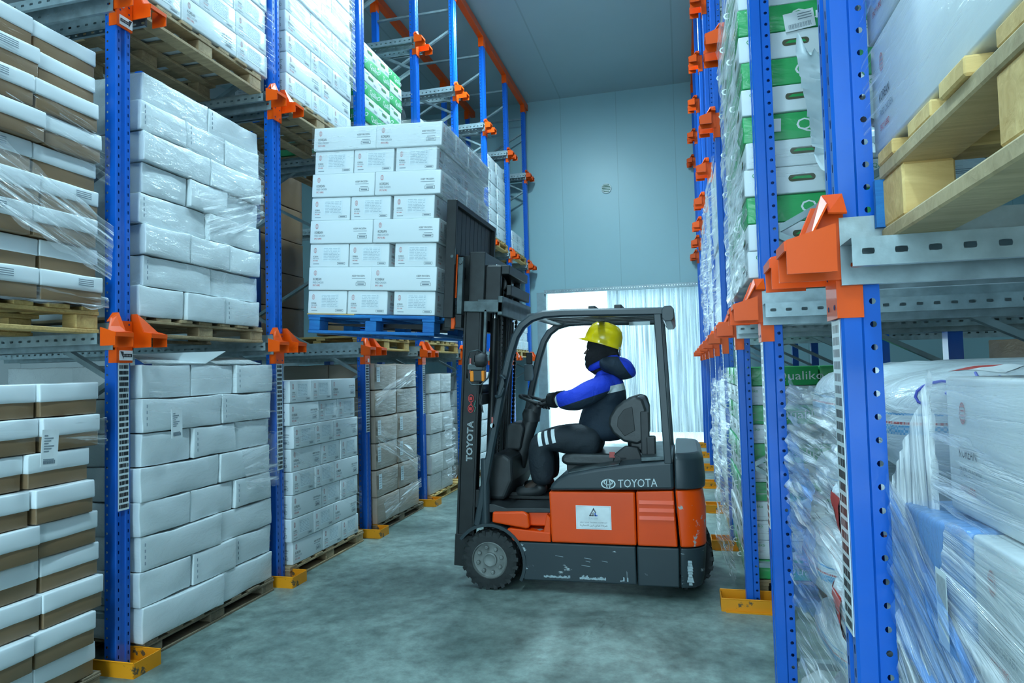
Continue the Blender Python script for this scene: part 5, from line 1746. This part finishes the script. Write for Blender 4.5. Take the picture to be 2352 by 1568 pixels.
    mb = MB().prism([(-1.32, 1.60), (-1.245, 1.60), (-1.235, 1.50), (-1.245, 1.455), (-1.32, 1.455)], 'Y', YF_ - .09, YF_ - .05)
    mb.build('rear_view_mirror', [FK['glass']], R, bevel=.012, seg=3, smooth=50)
    mb = MB().lathe([(.02, -.03), (.06, -.02), (.06, .04), (.0, .05)], (-1.49, YF_ - .03, 1.62), 'X', 16)
    mb.build('work_lamp', [FK['glass']], R, smooth=50)
    for x, z in ((-1.455, 1.59), (-1.405, 1.615)):
        pass
    mb = MB().box((-1.337, YN + .002, 1.10), (-1.325, YN + .0055, 1.22)).lathe([(.017, -.001), (.017, .005)], (-1.331, YN + .0, 1.16), 'Y', 12, 1)
    mb.build('pillar_tape_mark', [FK['redtag'], FK['white']], R)
    # lettering and stickers on the side
    y = YN - .0012
    mb = MB()
    text(mb, 'TOYOTA', (-.455, y, .738), (1, 0, .045), (0, 0, 1), .056, 0, width=.262)
    mb.build('side_lettering', FK['white'], R)
    mb = MB()

    def ell(cx, cz, a, b, w, n=40):
        vs = []
        for q in (-1, 1):
            vs += [(cx + (a + q * w * .8) * math.cos(2 * PI * i / n), y, cz + (b + q * w * .6) * math.sin(2 * PI * i / n)) for i in range(n)]
        mb.add(vs, [(i, (i + 1) % n, (i + 1) % n + n, i + n) for i in range(n)])
    ell(-.520, .762, .045, .030, .0055)
    ell(-.520, .772, .028, .0165, .004)
    ell(-.520, .762, .0125, .029, .004)
    mb.build('side_emblem', FK['white'], R)
    mb = MB()
    mb.box((-.748, YN - .002, .452), (-.507, YN + .001, .612), 0)
    y = YN - .0032

    def pol(pts, mi): mb.add([(x, y, z) for x, z in pts], [tuple(range(len(pts)))], mi)
    fx, fz = -.748, .452
    for a, b, c_, d in ((.006, .006, .235, .0075), (.006, .1525, .235, .154), (.006, .006, .0075, .154), (.2335, .006, .235, .154)):
        pol([(fx + a, fz + b), (fx + c_, fz + b), (fx + c_, fz + d), (fx + a, fz + d)], 3)
    lx, lz = fx + .118, fz + .090
    pol([(lx - .028, lz), (lx - .018, lz), (lx + .009, lz + .048), (lx + .004, lz + .058)], 1)
    pol([(lx + .004, lz + .058), (lx + .002, lz + .042), (lx + .016, lz + .020), (lx + .022, lz + .026)], 1)
    pol([(lx - .028, lz), (lx + .004, lz), (lx + .004, lz + .008), (lx - .022, lz + .008)], 1)
    pol([(lx - .004, lz), (lx + .004, lz), (lx + .004, lz + .028), (lx - .004, lz + .020)], 1)
    pol([(lx + .010, lz), (lx + .018, lz), (lx + .018, lz + .026), (lx + .010, lz + .020)], 2)
    pol([(lx + .010, lz), (lx + .030, lz), (lx + .030, lz + .008), (lx + .010, lz + .008)], 2)
    text(mb, 'Gray Lines', (fx + .086, y, fz + .072), (1, 0, 0), (0, 0, 1), .010, 3, width=.064)
    text(mb, 'TRADING COMPANY', (fx + .086, y, fz + .064), (1, 0, 0), (0, 0, 1), .004, 3, width=.064)
    text(mb, 'GRAY LINE TRADING COMPANY', (fx + .026, y, fz + .043), (1, 0, 0), (0, 0, 1), .0075, 1, width=.188)
    ar = '\u0634\u0631\u0643\u0629 \u063a\u0631\u0627\u064a \u0644\u064a\u0646 \u0627\u0644\u062a\u062c\u0627\u0631\u064a\u0629'
    text(mb, arabic(ar), (fx + .026, y, fz + .022), (1, 0, 0), (0, 0, 1), .0115, 4, width=.188)
    mb.build('company_sticker', [WHITEP, mat('sticker_grey', (.20, .20, .22), .5), mat('sticker_blue', (.04, .14, .60), .5), mat('sticker_pale_ink', (.42, .48, .52), .5), BLACKP], R)

    # ---- mast, in the upright position, then leaned back about its foot
    Mst = bpy.data.objects.new('mast', None)
    K = FK['black']

    mb = MB()
    for y in (4.70, 5.50):
        s = 1 if y < YC else -1
        mb.box((-1.665, y - .022, .13), (-1.525, y + .004 if s > 0 else y + .022, 2.06))
        for x0, x1 in ((-1.665, -1.645), (-1.545, -1.525)): mb.box((x0, y - .03, .13), (x1, y + .03, 2.06))
        mb.box((-1.67, y - .035, .12), (-1.40, y + .035, .35))
    mast = mb.build('mast', K, R, bevel=.004, seg=1)

    def sub(mbx, name, m, **kw): return mbx.build(name, m, mast, **kw)
    mb = MB()
    for y in (4.765, 5.435):
        mb.box((-1.655, y - .028, .6), (-1.535, y + .028, 2.44))
    mb.box((-1.66, 4.74, 2.20), (-1.54, 5.46, 2.44)).box((-1.655, 4.74, 1.35), (-1.60, 5.46, 1.43))
    sub(mb, 'inner_mast_rail', FK['blackg'], bevel=.004, seg=1)
    mb = MB().box((-1.56, 4.66, 2.00), (-1.36, 5.54, 2.075)).box((-1.40, 4.64, 1.96), (-1.36, 5.56, 2.10)).box((-1.66, 4.64, 1.98), (-1.36, 4.67, 2.06)).box((-1.66, 5.53, 1.98), (-1.36, 5.56, 2.06))
    sub(mb, 'top_cross_member', FK['steel'], bevel=.006)
    sub(MB().box((-1.54, 4.68, .55), (-1.50, 5.52, .68)).box((-1.54, 4.68, 1.30), (-1.50, 5.52, 1.38)), 'cross_member', K, bevel=.004)
    sub(MB().box((-1.62, 4.64, 1.555), (-1.49, 4.67, 1.595)).box((-1.50, 4.64, 1.555), (-1.48, 4.67, 2.0)), 'rail_guard_strip', FK['steel'], bevel=.003)
    for y in (4.87, 5.33):
        sub(MB().lathe([(.032, .30), (.032, 1.95)], (-1.48, y, 0), 'Z', 16), 'lift_cylinder', K, smooth=40)
        sub(MB().lathe([(.019, 1.95), (.019, 2.36)], (-1.48, y, 0), 'Z', 14), 'piston_rod', FK['chrome'], smooth=40)
        mb = MB()
        for i in range(46):
            z = .75 + i * .034
            mb.box((-1.455, y + .050, z), (-1.435, y + .078, z + .024)).box((-1.450, y + .055, z + .02), (-1.440, y + .073, z + .036))
        sub(mb, 'lift_chain', FK['blackg'])
        mb = MB().lathe([(.05, -.016), (.06, -.014), (.06, -.010), (.05, -.008), (.05, .008), (.06, .010), (.06, .014), (.05, .016)], (-1.475, y + .06, 2.22), 'Y', 22)
        sub(mb, 'chain_pulley', FK['blackg'], smooth=40)
    sub(MB().box((-1.55, 4.78, 2.06), (-1.42, 4.82, 2.34)).box((-1.55, 5.38, 2.06), (-1.42, 5.42, 2.34)).box((-1.54, 4.80, 2.28), (-1.36, 5.40, 2.35)).box((-1.38, 4.80, 2.12), (-1.34, 5.40, 2.20)), 'chain_head', K, bevel=.006)
    for k, dx in enumerate((0, .012, .024)):
        sub(MB().tube([(-1.44 + dx, 5.08 + .02 * k, .8), (-1.44 + dx, 5.08 + .02 * k, 1.9), (-1.45 + dx, 5.08 + .02 * k, 2.15), (-1.52, 5.08 + .02 * k, 2.20)], .009, 8), 'hydraulic_hose', FK['plastic'], smooth=60)
    mb = MB().box((-1.80, 4.62, 1.86), (-1.665, 5.58, 1.96)).box((-1.775, 4.62, 2.24), (-1.70, 5.58, 2.33)).box((-1.76, 4.78, 1.86), (-1.66, 4.84, 2.42)).box((-1.76, 5.36, 1.86), (-1.66, 5.42, 2.42))
    car = sub(mb, 'fork_carriage', FK['blackg'], bevel=.005)
    mb = MB()
    for y in (4.585, 5.605): mb.box((-1.79, y - .018, 1.93), (-1.715, y + .018, 2.80))
    mb.box((-1.79, 4.57, 2.76), (-1.715, 5.62, 2.80)).box((-1.785, 4.57, 2.385), (-1.73, 5.62, 2.42))
    for i in range(9):
        y = 4.585 + 1.02 * (i + 1) / 10
        mb.box((-1.775, y - .005, 2.40), (-1.745, y + .005, 2.78))
    mb.box((-1.757, 4.585, 2.40), (-1.747, 5.605, 2.78))
    sub(mb, 'load_backrest', K, bevel=.006)
    sub(MB().box((-1.79, 4.572, 2.32), (-1.712, 4.578, 2.44)).lathe([(.012, 0), (.012, -.012)], (-1.735, 4.572, 2.38), 'Y', 8), 'backrest_plate', FK['steel'])
    sub(MB().box((-1.70, 4.60, 1.96), (-1.66, 4.64, 2.38)).lathe([(.016, 4.59 - 4.62), (.016, .02)], (-1.68, 4.62, 2.34), 'Y', 10), 'tilt_link', FK['steel'], bevel=.004)
    sub(MB().box((-1.722, 4.612, 2.08), (-1.708, 4.622, 2.40)), 'orange_edge_strip', ORANGE)
    for y in (4.80, 5.40):
        mb = MB().prism([(-1.835, 2.30), (-1.80, 2.30), (-1.80, 1.845), (-2.86, 1.868), (-2.86, 1.876), (-1.90, 1.888), (-1.845, 1.90)], 'Y', y - .05, y + .05)
        sub(mb, 'fork', K)
    sub(MB().prism([(-1.74, 1.85), (-1.715, 1.85), (-1.708, 1.89), (-1.715, 1.94), (-1.74, 1.94)], 'Y', 4.60, 4.63), 'orange_hook', ORANGE, bevel=.006)
    mb = MB()
    text(mb, 'TOYOTA', (-1.562, 4.6695, .885), (0, 0, 1), (-1, 0, 0), .046, 0, width=.295, outline=True)
    sub(mb, 'mast_lettering', FK['white'])
    mb = MB()
    for z in (1.27, 1.345):
        for k in range(12):
            a, b = 2 * PI * k / 12, 2 * PI * (k + 1) / 12
            mb.add([(-1.585 + .022 * math.cos(a), 4.6675, z + .03 * math.sin(a)), (-1.585 + .022 * math.cos(b), 4.6675, z + .03 * math.sin(b)), (-1.585 + .017 * math.cos(b), 4.6675, z + .024 * math.sin(b)), (-1.585 + .017 * math.cos(a), 4.6675, z + .024 * math.sin(a))], [(0, 1, 2, 3)], 0)
        mb.box((-1.598, 4.667, z - .012), (-1.575, 4.6685, z + .010), 0)
    mb.add([(-1.59, 4.6675, 1.300), (-1.575, 4.6675, 1.300), (-1.582, 4.6675, 1.318)], [(0, 1, 2)], 0)
    mb.tube([(-1.555, 4.667, 1.25), (-1.545, 4.667, 1.28), (-1.56, 4.667, 1.29), (-1.548, 4.667, 1.33)], .002, 4, 1)
    sub(mb, 'warning_sticker', [mat('red_sticker_ink', (.55, .03, .03), .5), mat('green_sticker_ink', (.10, .40, .30), .5)])
    for x, z in ((-1.60, 1.585), (-1.555, 1.61)):
        mb = MB().box((x - .006, 4.667, z - .055), (x + .006, 4.6685, z + .055)).lathe([(.015, -.002), (.015, .001)], (x, 4.6675, z), 'Y', 12, 1)
        sub(mb, 'tape_mark', [FK['redtag'], FK['white']])
    # lean back
    mast.matrix_basis = T_MAST @ mast.matrix_basis
    return R


def arabic(s):
    """joined letter forms in visual (left-to-right) order for a plain text object"""
    F = {'\u0634': '\ufeb5\ufeb6\ufeb8\ufeb7', '\u0631': '\ufead\ufeae\ufeae\ufead', '\u0643': '\ufed9\ufeda\ufedc\ufedb', '\u0629': '\ufe93\ufe94\ufe94\ufe93', '\u063a': '\ufecd\ufece\ufed0\ufecf', '\u0627': '\ufe8d\ufe8e\ufe8e\ufe8d',
         '\u064a': '\ufef1\ufef2\ufef4\ufef3', '\u0644': '\ufedd\ufede\ufee0\ufedf', '\u0646': '\ufee5\ufee6\ufee8\ufee7', '\u062a': '\ufe95\ufe96\ufe98\ufe97', '\u062c': '\ufe9d\ufe9e\ufea0\ufe9f'}
    nj = '\u0631\u0627\u0629 '
    out = ''
    for i, c in enumerate(s):
        if c == ' ':
            out += c
            continue
        pv = i > 0 and s[i - 1] not in nj
        nx = i + 1 < len(s) and s[i + 1] != ' ' and c not in nj
        out += F[c][(2 if nx else 1) if pv else (3 if nx else 0)]
    return out[::-1]


forklift()


# ------------------------------------------------------------------ driver
def skin(name, verts, edges, m, parent, sub=2, root=0, smooth=True, branch=.6):
    """verts: (x, y, z, radius)"""
    me = bpy.data.meshes.new(name)
    bm = bmesh.new()
    ly = bm.verts.layers.skin.verify()
    vs = []
    for i, v in enumerate(verts):
        w = bm.verts.new(v[:3])
        r = v[3] if isinstance(v[3], tuple) else (v[3], v[3])
        w[ly].radius = r
        w[ly].use_root = (i == root)
        vs.append(w)
    for a, b in edges: bm.edges.new((vs[a], vs[b]))
    bm.to_mesh(me)
    bm.free()
    for q in (m if isinstance(m, list) else [m]): me.materials.append(q)
    o = bpy.data.objects.new(name, me)
    link(o, parent)
    sk = o.modifiers.new('skin', 'SKIN')
    sk.branch_smoothing = branch
    sk.use_smooth_shade = True
    ss = o.modifiers.new('sub', 'SUBSURF')
    ss.levels = ss.render_levels = sub
    return o


def region_mat(name, base, rules, rough=.75, bump=.35):
    """rules: list of (colour, rough, [ (a, b, c, d), ...]) painted where every a*x + b*y + c*z + d > 0 (room coordinates)"""
    m, nt, b = nodes(name)
    tc = N(nt, 'ShaderNodeNewGeometry')
    n1 = N(nt, 'ShaderNodeTexNoise', Scale=9.0, Detail=4.0)
    nt.links.new(tc.outputs['Position'], n1.inputs['Vector'])
    mx = N(nt, 'ShaderNodeMix', _data_type='RGBA')
    mx.inputs[6].default_value = c4([x * .75 for x in base])
    mx.inputs[7].default_value = c4([x * 1.25 for x in base])
    nt.links.new(n1.outputs['Fac'], mx.inputs[0])
    prev = mx.outputs[2]
    for col, planes in rules:
        acc = None
        for pl in planes:
            d = N(nt, 'ShaderNodeVectorMath', _operation='DOT_PRODUCT')
            d.inputs[1].default_value = pl[:3]
            nt.links.new(tc.outputs['Position'], d.inputs[0])
            g = N(nt, 'ShaderNodeMath', _operation='GREATER_THAN')
            g.inputs[1].default_value = -pl[3]
            nt.links.new(d.outputs['Value'], g.inputs[0])
            if acc is None: acc = g.outputs[0]
            else:
                k = N(nt, 'ShaderNodeMath', _operation='MULTIPLY')
                nt.links.new(acc, k.inputs[0])
                nt.links.new(g.outputs[0], k.inputs[1])
                acc = k.outputs[0]
        mx = N(nt, 'ShaderNodeMix', _data_type='RGBA')
        nt.links.new(acc, mx.inputs[0])
        nt.links.new(prev, mx.inputs[6])
        mx.inputs[7].default_value = c4(col)
        prev = mx.outputs[2]
    nt.links.new(prev, b.inputs['Base Color'])
    b.inputs['Roughness'].default_value = rough
    nz = N(nt, 'ShaderNodeTexNoise', Scale=14.0, Detail=4.0, Distortion=.6)
    nt.links.new(tc.outputs['Position'], nz.inputs['Vector'])
    bp = N(nt, 'ShaderNodeBump', Strength=bump, Distance=.04)
    nt.links.new(nz.outputs['Fac'], bp.inputs['Height'])
    nt.links.new(bp.outputs[0], b.inputs['Normal'])
    return m


def driver():
    P = empty('person', (-.56, 5.08, .93), 'seated driver in yellow hard hat, blue and navy winter work suit, black gloves and balaclava', 'person')
    yc = 5.08
    NAVY, BLU, REF = (.012, .026, .045), (.012, .05, .62), (.80, .88, .90)
    knit = mat('black_knit', (.012, .012, .014), .9, 0, .3, 40, bump=.3, bscale=120)
    glove = mat('black_glove', (.012, .014, .016), .7, 0, .3, 30, bump=.2)
    # body: one continuous surface, head to feet, under the clothes
    b = [(-.60, yc, 1.00, .12), (-.58, yc, 1.18, .14), (-.56, yc, 1.36, .14), (-.555, yc, 1.47, .085), (-.575, yc, 1.56, .058),
         (-.60, yc, 1.66, .078), (-.60, yc, 1.74, .085), (-.585, yc, 1.82, .055),
         (-.545, yc - .17, 1.42, .06), (-.76, yc - .285, 1.325, .046), (-.985, yc - .135, 1.327, .033),
         (-.545, yc + .17, 1.42, .06), (-.76, yc + .285, 1.315, .046), (-.985, yc + .135, 1.32, .033),
         (-.66, yc - .10, 1.0, .085), (-1.06, yc - .145, 1.015, .062), (-1.08, yc - .14, .70, .045), (-1.20, yc - .15, .635, .035),
         (-.66, yc + .10, 1.0, .085), (-1.07, yc + .14, 1.01, .062), (-1.09, yc + .13, .70, .045), (-1.21, yc + .14, .635, .035)]
    e = [(0, 1), (1, 2), (2, 3), (3, 4), (4, 5), (5, 6), (6, 7), (3, 8), (8, 9), (9, 10), (3, 11), (11, 12), (12, 13), (0, 14), (14, 15), (15, 16), (16, 17), (0, 18), (18, 19), (19, 20), (20, 21)]
    skin('body', b, e, mat('dark_skin', (.035, .02, .014), .55), P)
    # jacket
    SL = (-.315, 0, 1, -(1.269 + .315 * .891))      # blue above this line, navy below
    rules = [(BLU, [SL, (1, 0, .224, .613)]),
             (REF, [(-.192, 0, 1, -(1.355 + .192 * .578)), (.192, 0, -1, 1.406 + .192 * .578), (1, 0, 0, .575), (0, 1, 0, -(yc - .24))]),
             (REF, [(1, 0, .224, .640), (-1, 0, -.224, -.613)])]
    JM = region_mat('winter_jacket_cloth', NAVY, rules)
    j = [(-.610, yc, .985, .205), (-.605, yc, 1.13, .212), (-.580, yc, 1.27, .210), (-.555, yc, 1.39, .180), (-.555, yc, 1.48, .120), (-.575, yc, 1.555, .092),
         (-.565, yc - .19, 1.435, .108), (-.665, yc - .255, 1.375, .098), (-.760, yc - .285, 1.320, .090), (-.835, yc - .235, 1.318, .078), (-.925, yc - .165, 1.322, .060),
         (-.565, yc + .19, 1.435, .108), (-.665, yc + .255, 1.37, .098), (-.76, yc + .285, 1.315, .088), (-.84, yc + .23, 1.31, .076), (-.93, yc + .155, 1.315, .058)]
    e = [(0, 1), (1, 2), (2, 3), (3, 4), (4, 5), (3, 6), (6, 7), (7, 8), (8, 9), (9, 10), (3, 11), (11, 12), (12, 13), (13, 14), (14, 15)]
    skin('jacket', j, e, JM, P)
    # hood lying on the shoulders
    HM = region_mat('hood_cloth', NAVY, [(BLU, [(.855, 0, .52, -.452)])])
    MH = Matrix.Translation((-.462, yc, 1.545)) @ Matrix.Rotation(math.radians(20), 4, 'Y')
    mb = MB()
    vs, fs, nu, nv = [], [], 32, 18
    for j_ in range(nv + 1):
        bb = -PI / 2 + PI * j_ / nv
        for i in range(nu):
            aa = 2 * PI * i / nu
            p = V(.128 * math.cos(aa) * math.cos(bb), .185 * math.sin(aa) * math.cos(bb), .082 * math.sin(bb))
            p += noise.noise_vector(p * 9) * .018
            p.x -= .10 * (p.y / .185) ** 2            # the ends come forward round the neck
            vs.append(MH @ p)
    for j_ in range(nv):
        for i in range(nu): fs.append((j_ * nu + i, j_ * nu + (i + 1) % nu, (j_ + 1) * nu + (i + 1) % nu, (j_ + 1) * nu + i))
    mb.add(vs, fs).build('hood', HM, P, smooth=80)
    c = []
    for i in range(17):
        a = 2 * PI * i / 16
        c.append((-.583 + .098 * math.cos(a), yc + .092 * math.sin(a), 1.590 + .042 * math.cos(a)))
    MB().tube(c, .026, 8).build('collar', mat('royal_blue_cloth', BLU, .75, bump=.2), P, smooth=60)
    # trousers
    st = []
    for v0, v1 in ((-.852, -.821), (-.796, -.772), (-.744, -.717)):
        st.append((REF, [(1, 0, .206, -v0), (-1, 0, -.206, v1), (.225, 0, -1, 1.078 + .225 * 1.074), (-.225, 0, 1, -(.981 + .225 * 1.054)), (0, -1, 0, yc - .17)]))
    TM = region_mat('winter_trouser_cloth', (.012, .020, .028), st)
    t = [(-.60, yc, .990, .15), (-.70, yc - .115, 1.010, .135), (-.90, yc - .135, 1.025, .115), (-1.065, yc - .145, 1.015, .110), (-1.060, yc - .145, .90, .112), (-1.050, yc - .145, .77, .100), (-1.055, yc - .145, .675, .085),
         (-.70, yc + .115, 1.005, .135), (-.90, yc + .13, 1.020, .112), (-1.075, yc + .14, 1.010, .105), (-1.07, yc + .14, .90, .105), (-1.06, yc + .14, .77, .095), (-1.06, yc + .14, .675, .082)]
    e = [(0, 1), (1, 2), (2, 3), (3, 4), (4, 5), (5, 6), (0, 7), (7, 8), (8, 9), (9, 10), (10, 11), (11, 12)]
    skin('trousers', t, e, TM, P)
    # boots
    for s, y in ((-1, yc - .145), (1, yc + .14)):
        bo = [(-1.06, y, .70, .062), (-1.065, y, .645, .058), (-1.14, y, .632, .052), (-1.22, y, .628, .048), (-1.27, y, .622, .038)]
        skin('boot', bo, [(0, 1), (1, 2), (2, 3), (3, 4)], mat('black_work_boot', (.016, .020, .022), .5, 0, .3, 20), P)
        MB().prism([(-1.31, y - .045), (-1.30, y + .045), (-1.18, y + .05), (-1.0, y + .042), (-.995, y - .042), (-1.18, y - .05)], 'Z', .583, .605).build('boot_sole', mat('boot_sole_rubber', (.02, .022, .022), .8), P, bevel=.005)
    # balaclava: lofted head with brow, nose, mouth and chin
    mb = MB()
    sec = [  # z, front x, back x, half width
        (1.500, -.655, -.500, .070), (1.535, -.705, -.490, .072), (1.556, -.722, -.480, .066), (1.580, -.728, -.475, .070), (1.605, -.724, -.468, .074), (1.622, -.730, -.464, .076),
        (1.640, -.726, -.462, .078), (1.665, -.716, -.460, .080), (1.690, -.706, -.458, .081), (1.715, -.712, -.458, .082), (1.745, -.706, -.460, .081), (1.785, -.690, -.470, .076), (1.825, -.650, -.500, .055), (1.842, -.60, -.55, .02)]
    n = 28
    rings = []
    for z, xf, xb, hw in sec:
        cx = (xf * .42 + xb * .58)
        for k in range(n):
            a = 2 * PI * k / n
            ca, sa = math.cos(a), math.sin(a)
            rx = (cx - xf) if ca < 0 else (xb - cx)
            rings.append((cx + rx * math.copysign(abs(ca) ** .85, ca), yc + hw * math.copysign(abs(sa) ** .9, sa), z))
    fs = [tuple(range(n - 1, -1, -1)), tuple((len(sec) - 1) * n + k for k in range(n))]
    for i in range(len(sec) - 1):
        for k in range(n): fs.append((i * n + k, i * n + (k + 1) % n, (i + 1) * n + (k + 1) % n, (i + 1) * n + k))
    mb.add(rings, fs)
    # nose and the bare strip round the eyes
    mb.add([(-.690, yc - .020, 1.648), (-.690, yc + .020, 1.648), (-.738, yc + .011, 1.662), (-.738, yc - .011, 1.662), (-.700, yc - .009, 1.708), (-.700, yc + .009, 1.708)], [(0, 1, 2, 3), (3, 2, 5, 4), (0, 3, 4), (1, 5, 2)], 1)
    for s in (-1, 1):
        mb.add([(-.676, yc + s * .052, 1.682), (-.707, yc + s * .018, 1.682), (-.707, yc + s * .018, 1.704), (-.675, yc + s * .052, 1.704)], [(0, 1, 2, 3)], 1)
        mb.lathe([(.0, -.006), (.008, -.003), (.008, .0)], (-.690, yc + s * .035, 1.693), 'X', 10, 2)
    mb.build('balaclava', [knit, mat('bare_face_skin', (.11, .055, .04), .5), mat('eye_white', (.6, .6, .6), .3)], P, smooth=60)
    # hard hat
    MH = Matrix.Translation((-.587, yc, 1.742)) @ Matrix.Rotation(math.radians(19), 4, 'Y')
    mb = MB()
    prof = [(1.10, -.010), (1.0, .0), (.99, .035), (.94, .075), (.82, .112), (.62, .138), (.35, .151), (.0, .155)]
    n = 40
    vs, fs = [], []
    for r, z in prof:
        for k in range(n):
            a = 2 * PI * k / n
            bx = .142 * r
            if r > 1.05: bx = .142 * (1.06 + (.26 * max(0, -math.cos(a)) ** 1.5))
            ridge = .006 * math.exp(-(math.sin(a) * r / .18) ** 2) if z > .05 else 0
            vs.append(MH @ V(bx * math.cos(a), (.118 / .142) * (.142 * min(r, 1.08)) * math.sin(a), z + ridge + (-.012 * max(0, -math.cos(a)) if r > 1.05 else 0)))
    for i in range(len(prof) - 1):
        for k in range(n): fs.append((i * n + k, i * n + (k + 1) % n, (i + 1) * n + (k + 1) % n, (i + 1) * n + k))
    mb.add(vs, fs)
    hh = mb.build('hard_hat', mat('yellow_helmet_plastic', (.86, .62, .005), .25, 0, .05, 5, coat=.5), P, smooth=60, solid=.004)
    MB().tube([MH @ V(.136, -.05, -.012), MH @ V(.150, 0, -.035), MH @ V(.136, .05, -.012)], 0, 4, 0, True, (.004, .022)).build('helmet_nape_strap', mat('grey_helmet_strap', (.35, .40, .42), .5), hh)
    # gloved hands on the wheel rim: palm, four bent fingers of their own lengths, thumb
    Ms = Matrix.Translation((-1.105, YC, 1.305)) @ Matrix.Rotation(math.radians(17), 4, 'Y')
    for s in (-1, 1):
        # s=-1: near hand. The rim runs almost along x at this side
        ang = math.radians(-52 if s < 0 else 52)
        c_ = Ms @ V(.150 * math.cos(ang), .150 * math.sin(ang), 0)
        rad = (Ms.to_3x3() @ V(math.cos(ang), math.sin(ang), 0)).normalized()
        tan = (Ms.to_3x3() @ V(math.sin(ang) * -s, math.cos(ang) * s, 0)).normalized()     # towards the front (-x)
        if tan.x > 0: tan = -tan
        up = (Ms.to_3x3() @ V(0, 0, 1)).normalized()
        wrist = V(-.960, yc + s * .150, 1.328)
        palm = c_ + up * .030 + rad * .012
        vs = [tuple(wrist) + (.034,), tuple(wrist * .5 + palm * .5 + up * .008) + (.036,), tuple(palm) + (.032,)]
        ed = [(0, 1), (1, 2)]
        for q, (t_, ln) in enumerate(((.036, .95), (.014, 1.08), (-.010, 1.0), (-.032, .8))):
            b0 = palm + tan * t_ - rad * .022
            b1 = c_ + tan * (t_ * 1.05) - rad * .030 * ln + up * .006
            b2 = c_ + tan * t_ - rad * .020 - up * .024 * ln
            b3 = c_ + tan * t_ + rad * .004 * ln - up * .024
            k = len(vs)
            vs += [tuple(b0) + (.0115,), tuple(b1) + (.0105,), tuple(b2) + (.0095,), tuple(b3) + (.008,)]
            ed += [(2, k), (k, k + 1), (k + 1, k + 2), (k + 2, k + 3)]
        k = len(vs)
        th = palm + rad * .018 - tan * .01
        vs += [tuple(th + tan * .03 + up * -.008) + (.013,), tuple(c_ + tan * .058 + rad * .016 - up * .004) + (.011,), tuple(c_ + tan * .074 - rad * .002 + up * .014) + (.009,)]
        ed += [(1, k), (k, k + 1), (k + 1, k + 2)]
        skin('glove', vs, ed, glove, P, 2, 0, True, .3)
        MB().tube([V(-.925, yc + s * .168, 1.322), V(-.985, yc + s * .135, 1.327)], [.060, .048], 14).build('glove_cuff', glove, P, smooth=60)
    return P


driver()
